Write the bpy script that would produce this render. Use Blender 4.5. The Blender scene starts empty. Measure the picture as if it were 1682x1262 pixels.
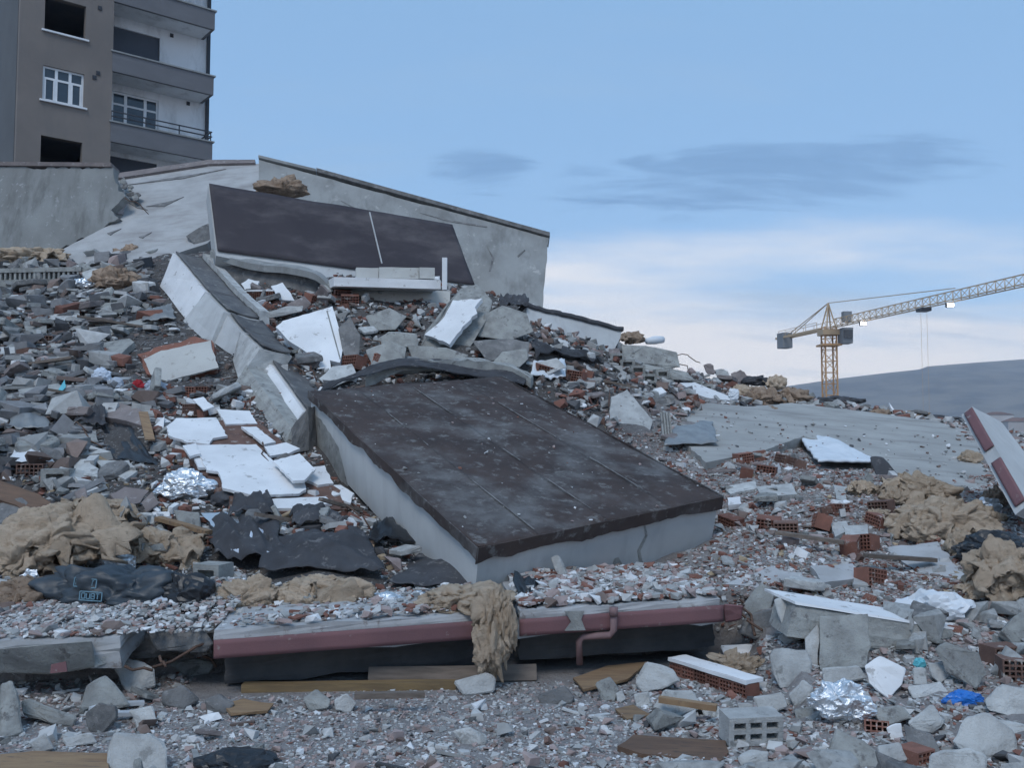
import bpy, bmesh, math, random
import numpy as np
from mathutils import Vector, Matrix, noise
R = math.radians
random.seed(7); rng = np.random.default_rng(7)
scene = bpy.context.scene
COL = scene.collection

# ------------------------------------------------------------------ camera
F = 1500.0; CU, CV = 841.0, 631.0; CAMZ = 2.0
PITCH = math.atan(89.0 / F)
cam_d = bpy.data.cameras.new('camera'); cam = bpy.data.objects.new('camera', cam_d)
COL.objects.link(cam); scene.camera = cam
cam_d.sensor_width = 36.0; cam_d.lens = 36.0 * F / 1682.0
cam_d.clip_start = 0.1; cam_d.clip_end = 30000
cam.location = (0, 0, CAMZ); cam.rotation_euler = (R(90) + PITCH, 0, 0)

# ------------------------------------------------------------------ sky, sun, exposure
SUN_EL, SUN_AZ = R(52), R(196)        # azimuth clockwise from +Y (view direction)
world = bpy.data.worlds.new('World'); scene.world = world; world.use_nodes = True
def build_sky():
    nt = world.node_tree; N = nt.nodes; L = nt.links
    for n in list(N): N.remove(n)
    def nd(t, **k):
        n = N.new(t)
        for a, b in k.items(): setattr(n, a, b)
        return n
    def math_(op, a, b=None, c=None, clamp=False):
        n = nd('ShaderNodeMath', operation=op, use_clamp=clamp)
        for i, x in enumerate((a, b, c)):
            if x is None: continue
            if isinstance(x, (int, float)): n.inputs[i].default_value = x
            else: L.new(x, n.inputs[i])
        return n.outputs[0]
    def mixc(f, a, b):
        n = nd('ShaderNodeMix', data_type='RGBA')
        for s, x in ((n.inputs['Factor'], f), (n.inputs['A'], a), (n.inputs['B'], b)):
            if isinstance(x, (int, float)): s.default_value = x
            elif isinstance(x, tuple): s.default_value = x + (1,)
            else: L.new(x, s)
        return n.outputs['Result']
    def ss(x, a, b):
        n = nd('ShaderNodeMapRange', interpolation_type='SMOOTHSTEP')
        n.inputs['From Min'].default_value = a; n.inputs['From Max'].default_value = b
        L.new(x, n.inputs['Value']); return n.outputs['Result']
    tc = nd('ShaderNodeTexCoord'); vec = tc.outputs['Generated']
    sky = nd('ShaderNodeTexSky', sky_type='NISHITA', sun_disc=False)
    sky.sun_elevation = SUN_EL; sky.sun_rotation = SUN_AZ
    sky.altitude = 600; sky.air_density = 1.0; sky.dust_density = .35; sky.ozone_density = .9
    sep = nd('ShaderNodeSeparateXYZ'); L.new(vec, sep.inputs[0]); z = sep.outputs['Z']
    zz = math_('ADD', math_('MAXIMUM', z, 0.0), 0.16)
    cx = math_('DIVIDE', sep.outputs['X'], zz); cy = math_('DIVIDE', sep.outputs['Y'], zz)
    cmb = nd('ShaderNodeCombineXYZ'); L.new(cx, cmb.inputs[0]); L.new(cy, cmb.inputs[1])
    def noi(scale, sx, sy, off, detail=6, rough=.55, dist=0.0):
        mp = nd('ShaderNodeMapping'); mp.inputs['Scale'].default_value = (sx, sy, 1)
        mp.inputs['Location'].default_value = off
        L.new(cmb.outputs[0], mp.inputs['Vector'])
        n = nd('ShaderNodeTexNoise'); n.inputs['Scale'].default_value = scale
        n.inputs['Detail'].default_value = detail; n.inputs['Roughness'].default_value = rough
        n.inputs['Distortion'].default_value = dist
        L.new(mp.outputs[0], n.inputs['Vector']); return n.outputs['Fac']
    base = sky.outputs[0]
    # thin veil that whitens the whole sky a little, as under a high overcast
    veil = ss(noi(.55, .6, 1.0, (3.1, 1.7, 0)), .25, .8)
    base = mixc(math_('ADD', math_('MULTIPLY', veil, .2), .68), base, SKY_VEIL)
    # grey-blue drifting cloud banks at middle height, spaced round the whole sky
    az = nd('ShaderNodeMath', operation='ARCTAN2'); L.new(sep.outputs['X'], az.inputs[0]); L.new(sep.outputs['Y'], az.inputs[1])
    period = 2 * math.pi / 6; a0 = math_('SUBTRACT', math_('PINGPONG', math_('ADD', az.outputs[0], 2 * math.pi - .262), period / 2), 0.0)
    e0 = math_('SUBTRACT', z, .268)
    d2 = math_('ADD', math_('POWER', math_('DIVIDE', a0, .21), 2.0), math_('POWER', math_('ABSOLUTE', math_('DIVIDE', e0, .036)), 2.0))
    a1 = math_('PINGPONG', math_('ADD', az.outputs[0], 2 * math.pi + .03), period / 2); e1 = math_('SUBTRACT', z, .287)
    d3 = math_('ADD', math_('POWER', math_('DIVIDE', a1, .055), 2.0), math_('POWER', math_('ABSOLUTE', math_('DIVIDE', e1, .026)), 2.0)); d2 = math_('MINIMUM', d2, d3)
    torn = math_('MULTIPLY', math_('SUBTRACT', noi(5.5, .45, 1.3, (.4, .9, 0), 9, .66, .7), .5), 4.6)
    st = ss(math_('SUBTRACT', math_('SUBTRACT', 1.0, d2), torn), -.25, .95)
    wisp = math_('MULTIPLY', ss(noi(1.1, .4, 1.0, (5.4, 3.9, 0), 7, .6, .5), .52, .75), math_('MULTIPLY', ss(z, .1, .2), .45))
    inner = math_('ADD', .4, math_('MULTIPLY', noi(9, .4, 1.5, (2.4, .3, 0), 6, .6, .8), .45))
    base = mixc(math_('MULTIPLY', st, inner), base, SKY_STREAK)
    base = mixc(wisp, base, SKY_GAP)
    # bright low cloud bank round the horizon, torn upper edge
    nb = noi(.62, .55, .9, (7.3, 2.2, 0), 8, .58, .4)
    lift = math_('MULTIPLY', math_('SUBTRACT', nb, .5), .34)
    h = math_('SUBTRACT', z, lift)
    bank = math_('SUBTRACT', 1.0, ss(h, .085, .20))
    base = mixc(math_('MULTIPLY', bank, .93), base, SKY_BANK)
    gaps = ss(noi(1.5, .35, 1.3, (1.2, 5.4, 0), 7, .6, .2), .54, .70)
    low = math_('SUBTRACT', 1.0, ss(z, .12, .24))
    base = mixc(math_('MULTIPLY', math_('MULTIPLY', gaps, low), .6), base, SKY_GAP)
    bg = nd('ShaderNodeBackground'); bg.inputs['Strength'].default_value = SKY_STRENGTH
    L.new(base, bg.inputs['Color'])
    out = nd('ShaderNodeOutputWorld'); L.new(bg.outputs[0], out.inputs['Surface'])
SKY_STRENGTH = 0.14
SKY_VEIL = (1.36, 2.5, 4.0); SKY_STREAK = (.78, 1.55, 2.8); SKY_BANK = (5.6, 5.25, 4.9); SKY_GAP = (2.1, 2.8, 3.6)
build_sky()
sun_d = bpy.data.lights.new('sun', 'SUN'); sun = bpy.data.objects.new('sun', sun_d); COL.objects.link(sun)
sun_d.energy = 0.95; sun_d.angle = R(22); sun_d.color = (1.0, .985, .96)
sd = Vector((math.sin(SUN_AZ) * math.cos(SUN_EL), math.cos(SUN_AZ) * math.cos(SUN_EL), math.sin(SUN_EL)))
sun.rotation_euler = sd.to_track_quat('Z', 'Y').to_euler(); sun.location = sd * 60 + Vector((0, 10, 0))
vs = scene.view_settings; vs.view_transform = 'Standard'; vs.look = 'None'; vs.exposure = 0.52; vs.gamma = 1.0
vs.use_curve_mapping = False
cy_ = scene.cycles
cy_.use_denoising = True; cy_.max_bounces = 6; cy_.diffuse_bounces = 2; cy_.volume_bounces = 1
cy_.use_adaptive_sampling = True; cy_.adaptive_threshold = 0.012
cy_.sample_clamp_indirect = 6

# ------------------------------------------------------------------ pixel rays and terrain
CP, SP = math.cos(PITCH), math.sin(PITCH)
def ray(u, v):
    a = (u - CU) / F; b = -(v - CV) / F
    return Vector((a, CP - b * SP, SP + b * CP))
def pt(u, v, Y):
    d = ray(u, v); t = Y / d.y
    return Vector((d.x * t, Y, CAMZ + d.z * t))
def proj(p):
    x, y, z = p[0], p[1], p[2] - CAMZ
    f = y * CP + z * SP; b = -y * SP + z * CP
    return CU + F * x / f, CV - F * b / f

CTRL = [  # pixel u, v and distance of points on the debris heap
 (0,1000,8),(200,1000,8),(0,900,9.3),(0,800,11),(0,700,13),(0,600,15.5),(0,520,18.5),(0,485,21),(100,430,24.5),
 (200,900,9.5),(200,800,11),(200,700,13),(200,600,15.5),(200,510,19),(200,430,23.5),
 (400,960,8.9),(400,850,10.4),(400,750,12),(395,665,13.8),(330,575,16.2),(560,950,8.7),(600,930,9.1),(600,860,10.1),(540,800,11.2),
 (560,600,15.2),(640,565,16.5),(700,560,17),(650,530,18.0),(705,532,18.0),(600,530,17.8),(760,615,15.5),(880,605,16),(480,490,19),(400,430,21),(900,570,17.5),
 (360,425,21.5),(778,480,21),(780,520,19),(860,520,20),
 (1020,575,22),(1120,612,22),(1200,637,22),(1290,652,22),(1400,672,21),(1520,692,20),(1600,705,18.5),(1682,730,17),
 (1300,690,19),(1450,760,15.5),(1600,805,13.2),(1250,720,16.5),(1100,690,16.2),(1050,650,17.5),(960,640,16.5),
 (1200,790,12.8),(1300,830,11.5),(1190,905,9.8),(1400,850,11),(1500,905,10),(1600,905,9.9),(1682,905,9.7),
 (1300,955,8.9),(1450,955,9),(1600,1005,8.2),(1250,1040,7.9),(1400,1065,7.6),(1682,1085,7.2),(1300,1135,6.9),(1500,1155,6.55),(1682,1185,6.2),
 (950,975,8.9),(1100,955,9.2),(1160,1005,8.4),(750,985,8.7)]
cp = [tuple(pt(*c)) for c in CTRL]
for x, y, z in [(-.2,10,.35),(.6,11.5,.7),(-.5,12.5,1.15),(.9,13,1.25),(1.6,11.5,.75),(-1.6,13,1.55),(-.2,14.2,1.7),
                (-1.5,11.4,.95),(-9,8,.3),(-12,12,1.6),(-14,18,4.2),(-16,24,6.4),(10,8,.3),(12,11,.6),(13,15,1.0),(14,20,1.4),
                (0,4,0),(-5,5,0),(5,4.8,0),(-9,5,0),(9,5,0),(-12,30,6.8),(-6,30,6.5),(0,28,4.5),(6,27,2.6),(12,27,.8),(-20,30,6),
                (-10,38,3),(0,38,1.5),(10,36,0),(18,30,0),(18,10,0),(-20,10,.6),(20,20,.2),(-22,20,4)]:
    cp.append((x, y, z))
cp = np.array(cp)
def tps_fit(P, lam):
    n = len(P); d2 = ((P[:, None, :2] - P[None, :, :2]) ** 2).sum(-1)
    K = np.where(d2 > 0, d2 * np.log(np.maximum(d2, 1e-12)) * .5, 0) + lam * np.eye(n)
    A = np.zeros((n + 3, n + 3)); A[:n, :n] = K; A[:n, n] = 1; A[:n, n+1:] = P[:, :2]; A[n, :n] = 1; A[n+1:, :n] = P[:, :2].T
    return np.linalg.solve(A, np.concatenate([P[:, 2], np.zeros(3)]))
W_ = tps_fit(cp, .35)
def tps(x, y):
    d2 = (x[..., None] - cp[:, 0]) ** 2 + (y[..., None] - cp[:, 1]) ** 2
    K = np.where(d2 > 0, d2 * np.log(np.maximum(d2, 1e-12)) * .5, 0)
    return K @ W_[:len(cp)] + W_[len(cp)] + W_[len(cp)+1] * x + W_[len(cp)+2] * y
GX0, GX1, GY0, GY1, GS = -22.0, 20.0, 4.0, 38.0, 0.14
gx = np.arange(GX0, GX1 + 1e-6, GS); gy = np.arange(GY0, GY1 + 1e-6, GS)
XX, YY = np.meshgrid(gx, gy)
HH = tps(XX, YY)
def edge_y(x): return 7.62 + .187 * x          # front edge line of the red-edged slab
under = (YY < edge_y(XX) + .75) & (XX < 2.15)
tofade = np.clip((XX - 1.9) / .5, 0, 1)
HH = np.where(under, np.minimum(HH, 0.02) * (1 - tofade) + HH * tofade, HH)
HH = np.maximum(HH, 0.0 + 0.02 * np.sin(XX * 3.1) * np.sin(YY * 2.3))
bd = np.minimum.reduce([XX - GX0, GX1 - XX, GY1 - YY, YY * 0 + 9]); HH = HH * np.clip(bd / 3.0, 0, 1) - (bd < .05) * .2
rough = np.array([[noise.fractal(Vector((x * 1.3, y * 1.3, 0)), 1.0, 2.0, 4) for x in gx] for y in gy])
HB = HH.copy()
HH = HH + rough * np.clip(HH * .6, .012, .09)
def h_at(x, y, G=None):
    G = HB if G is None else G
    fx = np.clip((np.asarray(x) - GX0) / GS, 0, len(gx) - 1.001); fy = np.clip((np.asarray(y) - GY0) / GS, 0, len(gy) - 1.001)
    i = fx.astype(int); j = fy.astype(int); a = fx - i; b = fy - j
    return (G[j, i] * (1 - a) * (1 - b) + G[j, i+1] * a * (1 - b) + G[j+1, i] * (1 - a) * b + G[j+1, i+1] * a * b)
YS = np.arange(4.2, 36, .04)
def hit(u, v):
    d = ray(u, v); t = YS / d.y
    zr = CAMZ + d.z * t; hh = h_at(d.x * t, YS)
    k = np.nonzero(zr <= hh)[0]
    if len(k) == 0:
        k = [int(np.argmin(zr - hh))]
    Y = float(YS[k[0]]); p = pt(u, v, Y)
    return p
def nrm(p, e=.6):
    hx = float(h_at(p.x + e, p.y) - h_at(p.x - e, p.y)) / (2 * e); hy = float(h_at(p.x, p.y + e) - h_at(p.x, p.y - e)) / (2 * e)
    return Vector((-hx, -hy, 1)).normalized()

# ------------------------------------------------------------------ object helpers
def tag(o, label=None, cat=None, group=None, kind=None):
    if label: o['label'] = label
    if cat: o['category'] = cat
    if group: o['group'] = group
    if kind: o['kind'] = kind
    return o
def thing(name, label, cat, loc, group=None):
    o = bpy.data.objects.new(name, None); o.empty_display_size = .2; COL.objects.link(o); o.location = loc
    return tag(o, label, cat, group)
def mesh_from(name, V, Fc, m, smooth=False):
    me = bpy.data.meshes.new(name); me.from_pydata([tuple(v) for v in V], [], Fc); me.update()
    if smooth: me.polygons.foreach_set('use_smooth', [True] * len(me.polygons))
    for x in (m if isinstance(m, (list, tuple)) else [m]): me.materials.append(x)
    return me
def obj(name, V, Fc, m, parent=None, smooth=False, origin=None):
    V = [Vector(v) for v in V]
    if origin is None:
        n = len(V); origin = Vector((sum(v.x for v in V) / n, sum(v.y for v in V) / n, min(v.z for v in V)))
    me = mesh_from(name, [v - origin for v in V], Fc, m, smooth)
    o = bpy.data.objects.new(name, me); COL.objects.link(o); o.location = origin
    if parent is not None: attach(o, parent)
    return o
def wloc(o):
    p = Vector((0, 0, 0))
    while o is not None: p = p + o.location; o = o.parent
    return p
def attach(o, parent):
    o.location = o.location - wloc(parent); o.parent = parent
    return o
def bm_obj(name, bm, m, parent=None, smooth=False):
    V = [v.co.copy() for v in bm.verts]; bm.verts.index_update()
    Fc = [[v.index for v in f.verts] for f in bm.faces]; bm.free()
    return obj(name, V, Fc, m, parent, smooth)
BOXF = [(0,3,2,1),(4,5,6,7),(0,1,5,4),(1,2,6,5),(2,3,7,6),(3,0,4,7)]
def box8(name, bot4, top4, m, parent=None, cuts=0, amp=0.0):
    V = [Vector(v) for v in list(bot4) + list(top4)]
    if not cuts: return obj(name, V, BOXF, m, parent)
    bm = bmesh.new(); vs_ = [bm.verts.new(v) for v in V]
    for f in BOXF: bm.faces.new([vs_[i] for i in f])
    bmesh.ops.recalc_face_normals(bm, faces=bm.faces[:])
    roughen(bm, cuts, amp)
    return bm_obj(name, bm, m, parent)
def roughen(bm, cuts, amp, sc=6.0):
    bmesh.ops.subdivide_edges(bm, edges=bm.edges[:], cuts=cuts, use_grid_fill=True)
    bm.normal_update()
    o = Vector((random.random() * 50, random.random() * 50, 0))
    for v in bm.verts:
        v.co += v.normal * (amp * noise.fractal(v.co * sc + o, .8, 2.0, 3)) + noise.noise_vector(v.co * sc * 2 + o) * amp * .4
def aabox(x0, x1, y0, y1, z0, z1):
    return [(x0,y0,z0),(x1,y0,z0),(x1,y1,z0),(x0,y1,z0)], [(x0,y0,z1),(x1,y0,z1),(x1,y1,z1),(x0,y1,z1)]
def bar(name, a, b, w, h, m, parent=None, up=Vector((0, 0, 1))):
    a = Vector(a); b = Vector(b); d = (b - a).normalized(); s = d.cross(up)
    if s.length < 1e-4: s = Vector((1, 0, 0))
    s = s.normalized() * w * .5; t = s.cross(d).normalized() * h * .5
    return box8(name, [a-s-t, a+s-t, b+s-t, b-s-t], [a-s+t, a+s+t, b+s+t, b-s+t], m, parent)
def bars(name, segs, m, parent=None, w=.05):
    V = []; Fc = []
    for a, b in segs:
        a = Vector(a); b = Vector(b); d = (b - a).normalized(); s = d.cross(Vector((0, 0, 1)))
        if s.length < 1e-4: s = Vector((1, 0, 0))
        s = s.normalized() * w * .5; t = s.cross(d).normalized() * w * .5
        k = len(V); V += [a-s-t, a+s-t, b+s-t, b-s-t, a-s+t, a+s+t, b+s+t, b-s+t]
        Fc += [tuple(k + i for i in f) for f in BOXF]
    return obj(name, V, Fc, m, parent)
def tube(name, pts, r, m, parent=None, n=8, smooth=True):
    V = []; Fc = []; pts = [Vector(p) for p in pts]
    rr = r if isinstance(r, (list, tuple)) else [r] * len(pts)
    for i, p in enumerate(pts):
        d = (pts[min(i+1, len(pts)-1)] - pts[max(i-1, 0)]).normalized()
        s = d.cross(Vector((0, 0, 1)))
        if s.length < 1e-3: s = d.cross(Vector((0, 1, 0)))
        s.normalize(); t = s.cross(d)
        for k in range(n):
            a = 2 * math.pi * k / n; V.append(p + s * math.cos(a) * rr[i] + t * math.sin(a) * rr[i])
        if i:
            for k in range(n):
                a = (i-1) * n; b = i * n
                Fc.append((a + k, a + (k+1) % n, b + (k+1) % n, b + k))
    Fc.append(tuple(range(n))[::-1]); Fc.append(tuple(range(len(V) - n, len(V))))
    return obj(name, V, Fc, m, parent, smooth)
KEEP = []                                        # image outlines of sheets where loose pieces would poke through
def jag(P, amp, step=.09, seed=0):
    out = []; r = random.Random(seed)
    n = len(P); c = sum(P, Vector()) / n
    for i in range(n):
        a, b = P[i], P[(i+1) % n]; out.append(a); L = (b - a).length; k = int(L / step)
        for j in range(1, k):
            q = a.lerp(b, j / k + r.uniform(-.3, .3) / k); out.append(q + (c - q).normalized() * r.uniform(-.3, 1) * amp)
    return out
def plane3(a, b, c):
    n = (b - a).cross(c - a).normalized()
    if n.dot(Vector((0, 0, CAMZ)) - a) < 0: n = -n
    return a, n
def on_plane(u, v, pl):
    d = ray(u, v); o = Vector((0, 0, CAMZ)); t = (pl[0] - o).dot(pl[1]) / d.dot(pl[1])
    return o + d * t
def plate(name, px, pl, thick, m, parent=None, jagged=0.0, step=.09, lift=0.0, side=None, warp=0.0):
    """A flat slab: outline from pixels on a plane in the scene, with thickness away from the viewer."""
    P = [on_plane(u, v, pl) + pl[1] * lift for u, v in px]
    if jagged: P = jag(P, jagged, step, len(px) * 7 + int(px[0][0]))
    n = len(P); bm = bmesh.new()
    c = sum(P, Vector()) / n
    top = [bm.verts.new(p) for p in P]; bot = []
    r = random.Random(int(px[0][1]))
    for p in P: bot.append(bm.verts.new(p - pl[1] * thick + (c - p).normalized() * r.uniform(-.2, .5) * jagged))
    bm.faces.new(top); bm.faces.new(bot[::-1])
    for i in range(n):
        f = bm.faces.new((top[i], bot[i], bot[(i+1) % n], top[(i+1) % n]))
        if side is not None: f.material_index = 1
    bmesh.ops.recalc_face_normals(bm, faces=bm.faces[:])
    if warp:
        bmesh.ops.triangulate(bm, faces=bm.faces[:])
    mi = [f.material_index for f in bm.faces]
    o = bm_obj(name, bm, [m, side] if side is not None else m, parent)
    o.data.polygons.foreach_set('material_index', mi)
    return o
def gplane(u, v, lift=0.0, tilt=(0, 0)):
    p = hit(u, v); n = nrm(p); n = (n + Vector((tilt[0], tilt[1], 0))).normalized()
    return p + Vector((0, 0, lift)), n
def cen(px): return sum(p[0] for p in px) / len(px), sum(p[1] for p in px) / len(px)
def gplate(name, px, thick, m, label=None, cat=None, lift=.06, tilt=(0, 0), jagged=.02, parent=None, side=None, group=None, keep=True, step=.09):
    u, v = cen(px); pl = gplane(u, v, lift, tilt)
    if keep: KEEP.append(px)
    o = plate(name, px, pl, thick, m, parent, jagged, step, side=side)
    return tag(o, label, cat, group)
def rock(name, px, thick, m, label, cat='concrete chunk', Y=None, lean=.45, seed=None, cuts=2, amp=.012, group=None, parent=None, back=.8, sink=.0):
    """A broken block: hull of an outlined near side and a smaller far side, roughened."""
    r = random.Random(seed if seed is not None else int(px[0][0] * 3 + px[0][1]))
    lo = max(px, key=lambda p: p[1]); u, v = cen(px)
    if Y is None: Y = hit(u, lo[1] + sink).y
    s = Y / F; P = []
    for a, b in px:
        P.append(pt(a, b, Y + (lo[1] - b) * s * lean + r.uniform(-.12, .12) * thick))
    for a, b in px:
        k = r.uniform(back - .12, min(1.0, back + .15)); aa = u + (a - u) * k; bb = v + (b - v) * k
        P.append(pt(aa, bb, Y + (lo[1] - b) * s * lean * .6 + thick * r.uniform(.75, 1.1)))
    bm = bmesh.new(); [bm.verts.new(p) for p in P]
    res = bmesh.ops.convex_hull(bm, input=bm.verts[:])
    for x in set(res['geom_interior']) | set(res['geom_unused']):
        if isinstance(x, bmesh.types.BMVert) and x.is_valid: bm.verts.remove(x)
    bmesh.ops.dissolve_limit(bm, angle_limit=R(9), verts=bm.verts[:], edges=bm.edges[:])
    bmesh.ops.bevel(bm, geom=bm.edges[:], offset=min(.012, thick * .06), segments=1, affect='EDGES', clamp_overlap=True)
    bmesh.ops.triangulate(bm, faces=bm.faces[:])
    if cuts: roughen(bm, cuts, amp, 9.0)
    o = bm_obj(name, bm, m, parent)
    return tag(o, label, cat, group)
# ------------------------------------------------------------------ materials
MATS = {}
def mat(name, c1, c2=None, scale=3.0, rough=.9, bump=.25, bscale=40.0, spots=None, spot_amt=.25, spot_scale=7.0, metal=0.0,
        streak=None, vary=.12, stretch=(1, 1, 1), detail=8, spec=.3, attr=None, bdist=.01):
    if name in MATS: return MATS[name]
    m = bpy.data.materials.new(name); m.use_nodes = True; nt = m.node_tree; N = nt.nodes; L = nt.links
    b = N['Principled BSDF']; b.inputs['Roughness'].default_value = rough; b.inputs['Metallic'].default_value = metal
    b.inputs['Specular IOR Level'].default_value = spec
    tc = N.new('ShaderNodeTexCoord'); oi = N.new('ShaderNodeObjectInfo')
    mp = N.new('ShaderNodeMapping'); mp.inputs['Scale'].default_value = stretch
    ad = N.new('ShaderNodeVectorMath'); ad.operation = 'ADD'
    L.new(tc.outputs['Object'], ad.inputs[0])
    sc = N.new('ShaderNodeVectorMath'); sc.operation = 'SCALE'; sc.inputs[0].default_value = (37.0, 19.0, 53.0)
    L.new(oi.outputs['Random'], sc.inputs['Scale'])
    if vary: L.new(sc.outputs[0], ad.inputs[1])
    L.new(ad.outputs[0], mp.inputs['Vector'])
    def noi(s, d=detail, r=.6):
        n = N.new('ShaderNodeTexNoise'); n.inputs['Scale'].default_value = s; n.inputs['Detail'].default_value = d
        n.inputs['Roughness'].default_value = r; L.new(mp.outputs[0], n.inputs['Vector']); return n.outputs['Fac']
    def mixc(f, a, bb, blend='MIX'):
        n = N.new('ShaderNodeMix'); n.data_type = 'RGBA'; n.blend_type = blend
        for s, x in ((n.inputs['Factor'], f), (n.inputs['A'], a), (n.inputs['B'], bb)):
            if isinstance(x, (int, float)): s.default_value = x
            elif isinstance(x, tuple): s.default_value = tuple(x) + (1,)
            else: L.new(x, s)
        return n.outputs['Result']
    def ramp(x, a, bb):
        n = N.new('ShaderNodeMapRange'); n.interpolation_type = 'SMOOTHSTEP'
        n.inputs['From Min'].default_value = a; n.inputs['From Max'].default_value = bb; L.new(x, n.inputs['Value']); return n.outputs['Result']
    if attr:
        at = N.new('ShaderNodeAttribute'); at.attribute_name = attr
        col = mixc(ramp(noi(scale), .3, .75), at.outputs['Color'], (.75, .75, .75), 'MULTIPLY')
    else:
        c2 = c2 or tuple(x * .72 for x in c1)
        col = mixc(ramp(noi(scale), .32, .7), c1, c2)
    if spots is not None:
        col = mixc(ramp(noi(spot_scale, 10, .68), .60 - spot_amt * .3, .66), col, spots)
    if streak is not None:
        mp2 = N.new('ShaderNodeMapping'); mp2.inputs['Scale'].default_value = streak[1]; L.new(ad.outputs[0], mp2.inputs['Vector'])
        n = N.new('ShaderNodeTexNoise'); n.inputs['Scale'].default_value = 1.0; n.inputs['Detail'].default_value = 9
        n.inputs['Roughness'].default_value = .65; L.new(mp2.outputs[0], n.inputs['Vector'])
        f = N.new('ShaderNodeMath'); f.operation = 'MULTIPLY'; f.inputs[1].default_value = streak[2]
        L.new(ramp(n.outputs['Fac'], .45, .72), f.inputs[0]); col = mixc(f.outputs[0], col, streak[0])
    if vary:
        v = N.new('ShaderNodeMapRange'); v.inputs['To Min'].default_value = 1 - vary; v.inputs['To Max'].default_value = 1 + vary
        L.new(oi.outputs['Random'], v.inputs['Value'])
        hs = N.new('ShaderNodeHueSaturation'); L.new(v.outputs[0], hs.inputs['Value']); L.new(col, hs.inputs['Color']); col = hs.outputs[0]
    L.new(col, b.inputs['Base Color'])
    if bump:
        bn = noi(bscale, 6, .7); bp = N.new('ShaderNodeBump'); bp.inputs['Strength'].default_value = bump; bp.inputs['Distance'].default_value = bdist
        L.new(bn, bp.inputs['Height']); L.new(bp.outputs[0], b.inputs['Normal'])
    MATS[name] = m; return m
GREY = mat('concrete', (.385,.39,.37), (.25,.25,.24), 5, .95, .9, 38, bdist=.02, spots=(.17,.165,.16), spot_amt=.15)
PALEC = mat('pale_concrete', (.56,.565,.55), (.40,.40,.39), 5, .95, .9, 40, bdist=.02, spots=(.3,.3,.29), spot_amt=.12)
DARKC = mat('dark_concrete', (.24,.235,.23), (.14,.14,.14), 5, .95, .9, 38, bdist=.02, spots=(.32,.31,.30), spot_amt=.1)
BROWNC = mat('brownish_concrete', (.25,.215,.205), (.18,.155,.15), 3, .95, .5, 45, spots=(.35,.33,.32), spot_amt=.1)
WHITE = mat('white_plaster', (.80,.805,.81), (.68,.685,.69), 1.6, .9, .15, 60, spots=(.45,.44,.43), spot_amt=.02, vary=.06)
CREAM = mat('cream_plaster', (.55,.55,.52), (.48,.475,.45), 1.8, .9, .2, 60, spots=(.38,.36,.33), spot_amt=.05, vary=.05)
BRICK = mat('red_brick', (.25,.115,.085), (.17,.085,.065), 6, .95, .5, 60, spots=(.45,.40,.37), spot_amt=.12, vary=.3)
BROWNB = mat('brown_brick', (.20,.12,.095), (.14,.085,.07), 6, .95, .5, 60, spots=(.4,.36,.33), spot_amt=.12, vary=.25)
WOOL = mat('mineral_wool', (.84,.675,.515), (.66,.515,.38), 7, 1.0, 1.0, 60, spots=(.50,.375,.265), spot_amt=.08, spot_scale=14, spec=.05, stretch=(1, 2.2, 1.6), bdist=.05)
WOOLD = mat('dirty_mineral_wool', (.46,.345,.26), (.32,.235,.175), 7, 1.0, 1.0, 60, spots=(.16,.12,.09), spot_amt=.2, spot_scale=14, spec=.05, stretch=(1, 2.2, 1), bdist=.03)
FOIL = mat('aluminium_foil', (.82,.84,.86), (.7,.72,.74), 3, .33, .6, 28, bdist=.015, metal=.85, spec=.6, vary=.05)
PLAST = mat('white_plastic', (.74,.77,.80), (.62,.65,.68), 3, .5, .3, 14, spec=.5, vary=.05)
DFELT = mat('dusty_felt', (.15,.15,.15), (.10,.10,.105), 4, .9, .5, 60, spots=(.24,.235,.23), spot_amt=.15)
FELT = mat('roofing_felt', (.075,.077,.085), (.05,.05,.055), 4, .85, .5, 90, spots=(.16,.155,.155), spot_amt=.12, vary=.15)
BLACKP = mat('black_plastic', (.022,.025,.03), (.012,.013,.016), 4, .38, .5, 14, spec=.5)
PLY = mat('plywood', (.30,.20,.115), (.22,.14,.085), 3, .85, .25, 50, stretch=(1, 6, 1), spots=(.15,.11,.085), spot_amt=.15, vary=.2)
PLYD = mat('dark_plywood', (.20,.125,.085), (.14,.09,.065), 3, .85, .25, 50, stretch=(1, 6, 1), spots=(.10,.075,.06), spot_amt=.15, vary=.15)
WOOD = mat('grey_timber', (.19,.155,.13), (.12,.10,.085), 3, .9, .4, 30, stretch=(1, 9, 9), vary=.2)
REDP = mat('dull_red_paint', (.21,.105,.11), (.16,.085,.092), 1.4, .8, .25, 60, spots=(.30,.26,.25), spot_amt=.06, vary=.05, spec=.4)
SLABTOP = mat('dusty_slab', (.42,.425,.43), (.32,.32,.32), 2.2, .95, .4, 35, spots=(.22,.2,.19), spot_amt=.12)
ROOFM = mat('roof_membrane', (.072,.053,.048), (.046,.037,.036), 1.3, .85, .4, 60, spots=(.16,.155,.15), spot_amt=.22, spot_scale=7.0,
            streak=((.19,.19,.19), (1.1, 1.1, 1.1), .8), vary=.0, spec=.25)
ROOFM2 = mat('upper_roof_membrane', (.054,.046,.053), (.043,.037,.044), .8, .75, .3, 60, streak=((.135,.12,.122), (.55, .55, 1.4), .75), vary=.0, spec=.35)
BODYP = mat('grey_white_render', (.54,.55,.545), (.47,.475,.47), 1.1, .92, .2, 50, streak=((.36,.36,.36), (4, 4, .8), .45), vary=.03)
WALLG = mat('weathered_render', (.33,.34,.335), (.255,.26,.255), .9, .95, .35, 40, streak=((.16,.16,.155), (2.2, 2.2, .45), .7), spots=(.42,.42,.41), spot_amt=.05, spot_scale=3, vary=.04)
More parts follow.
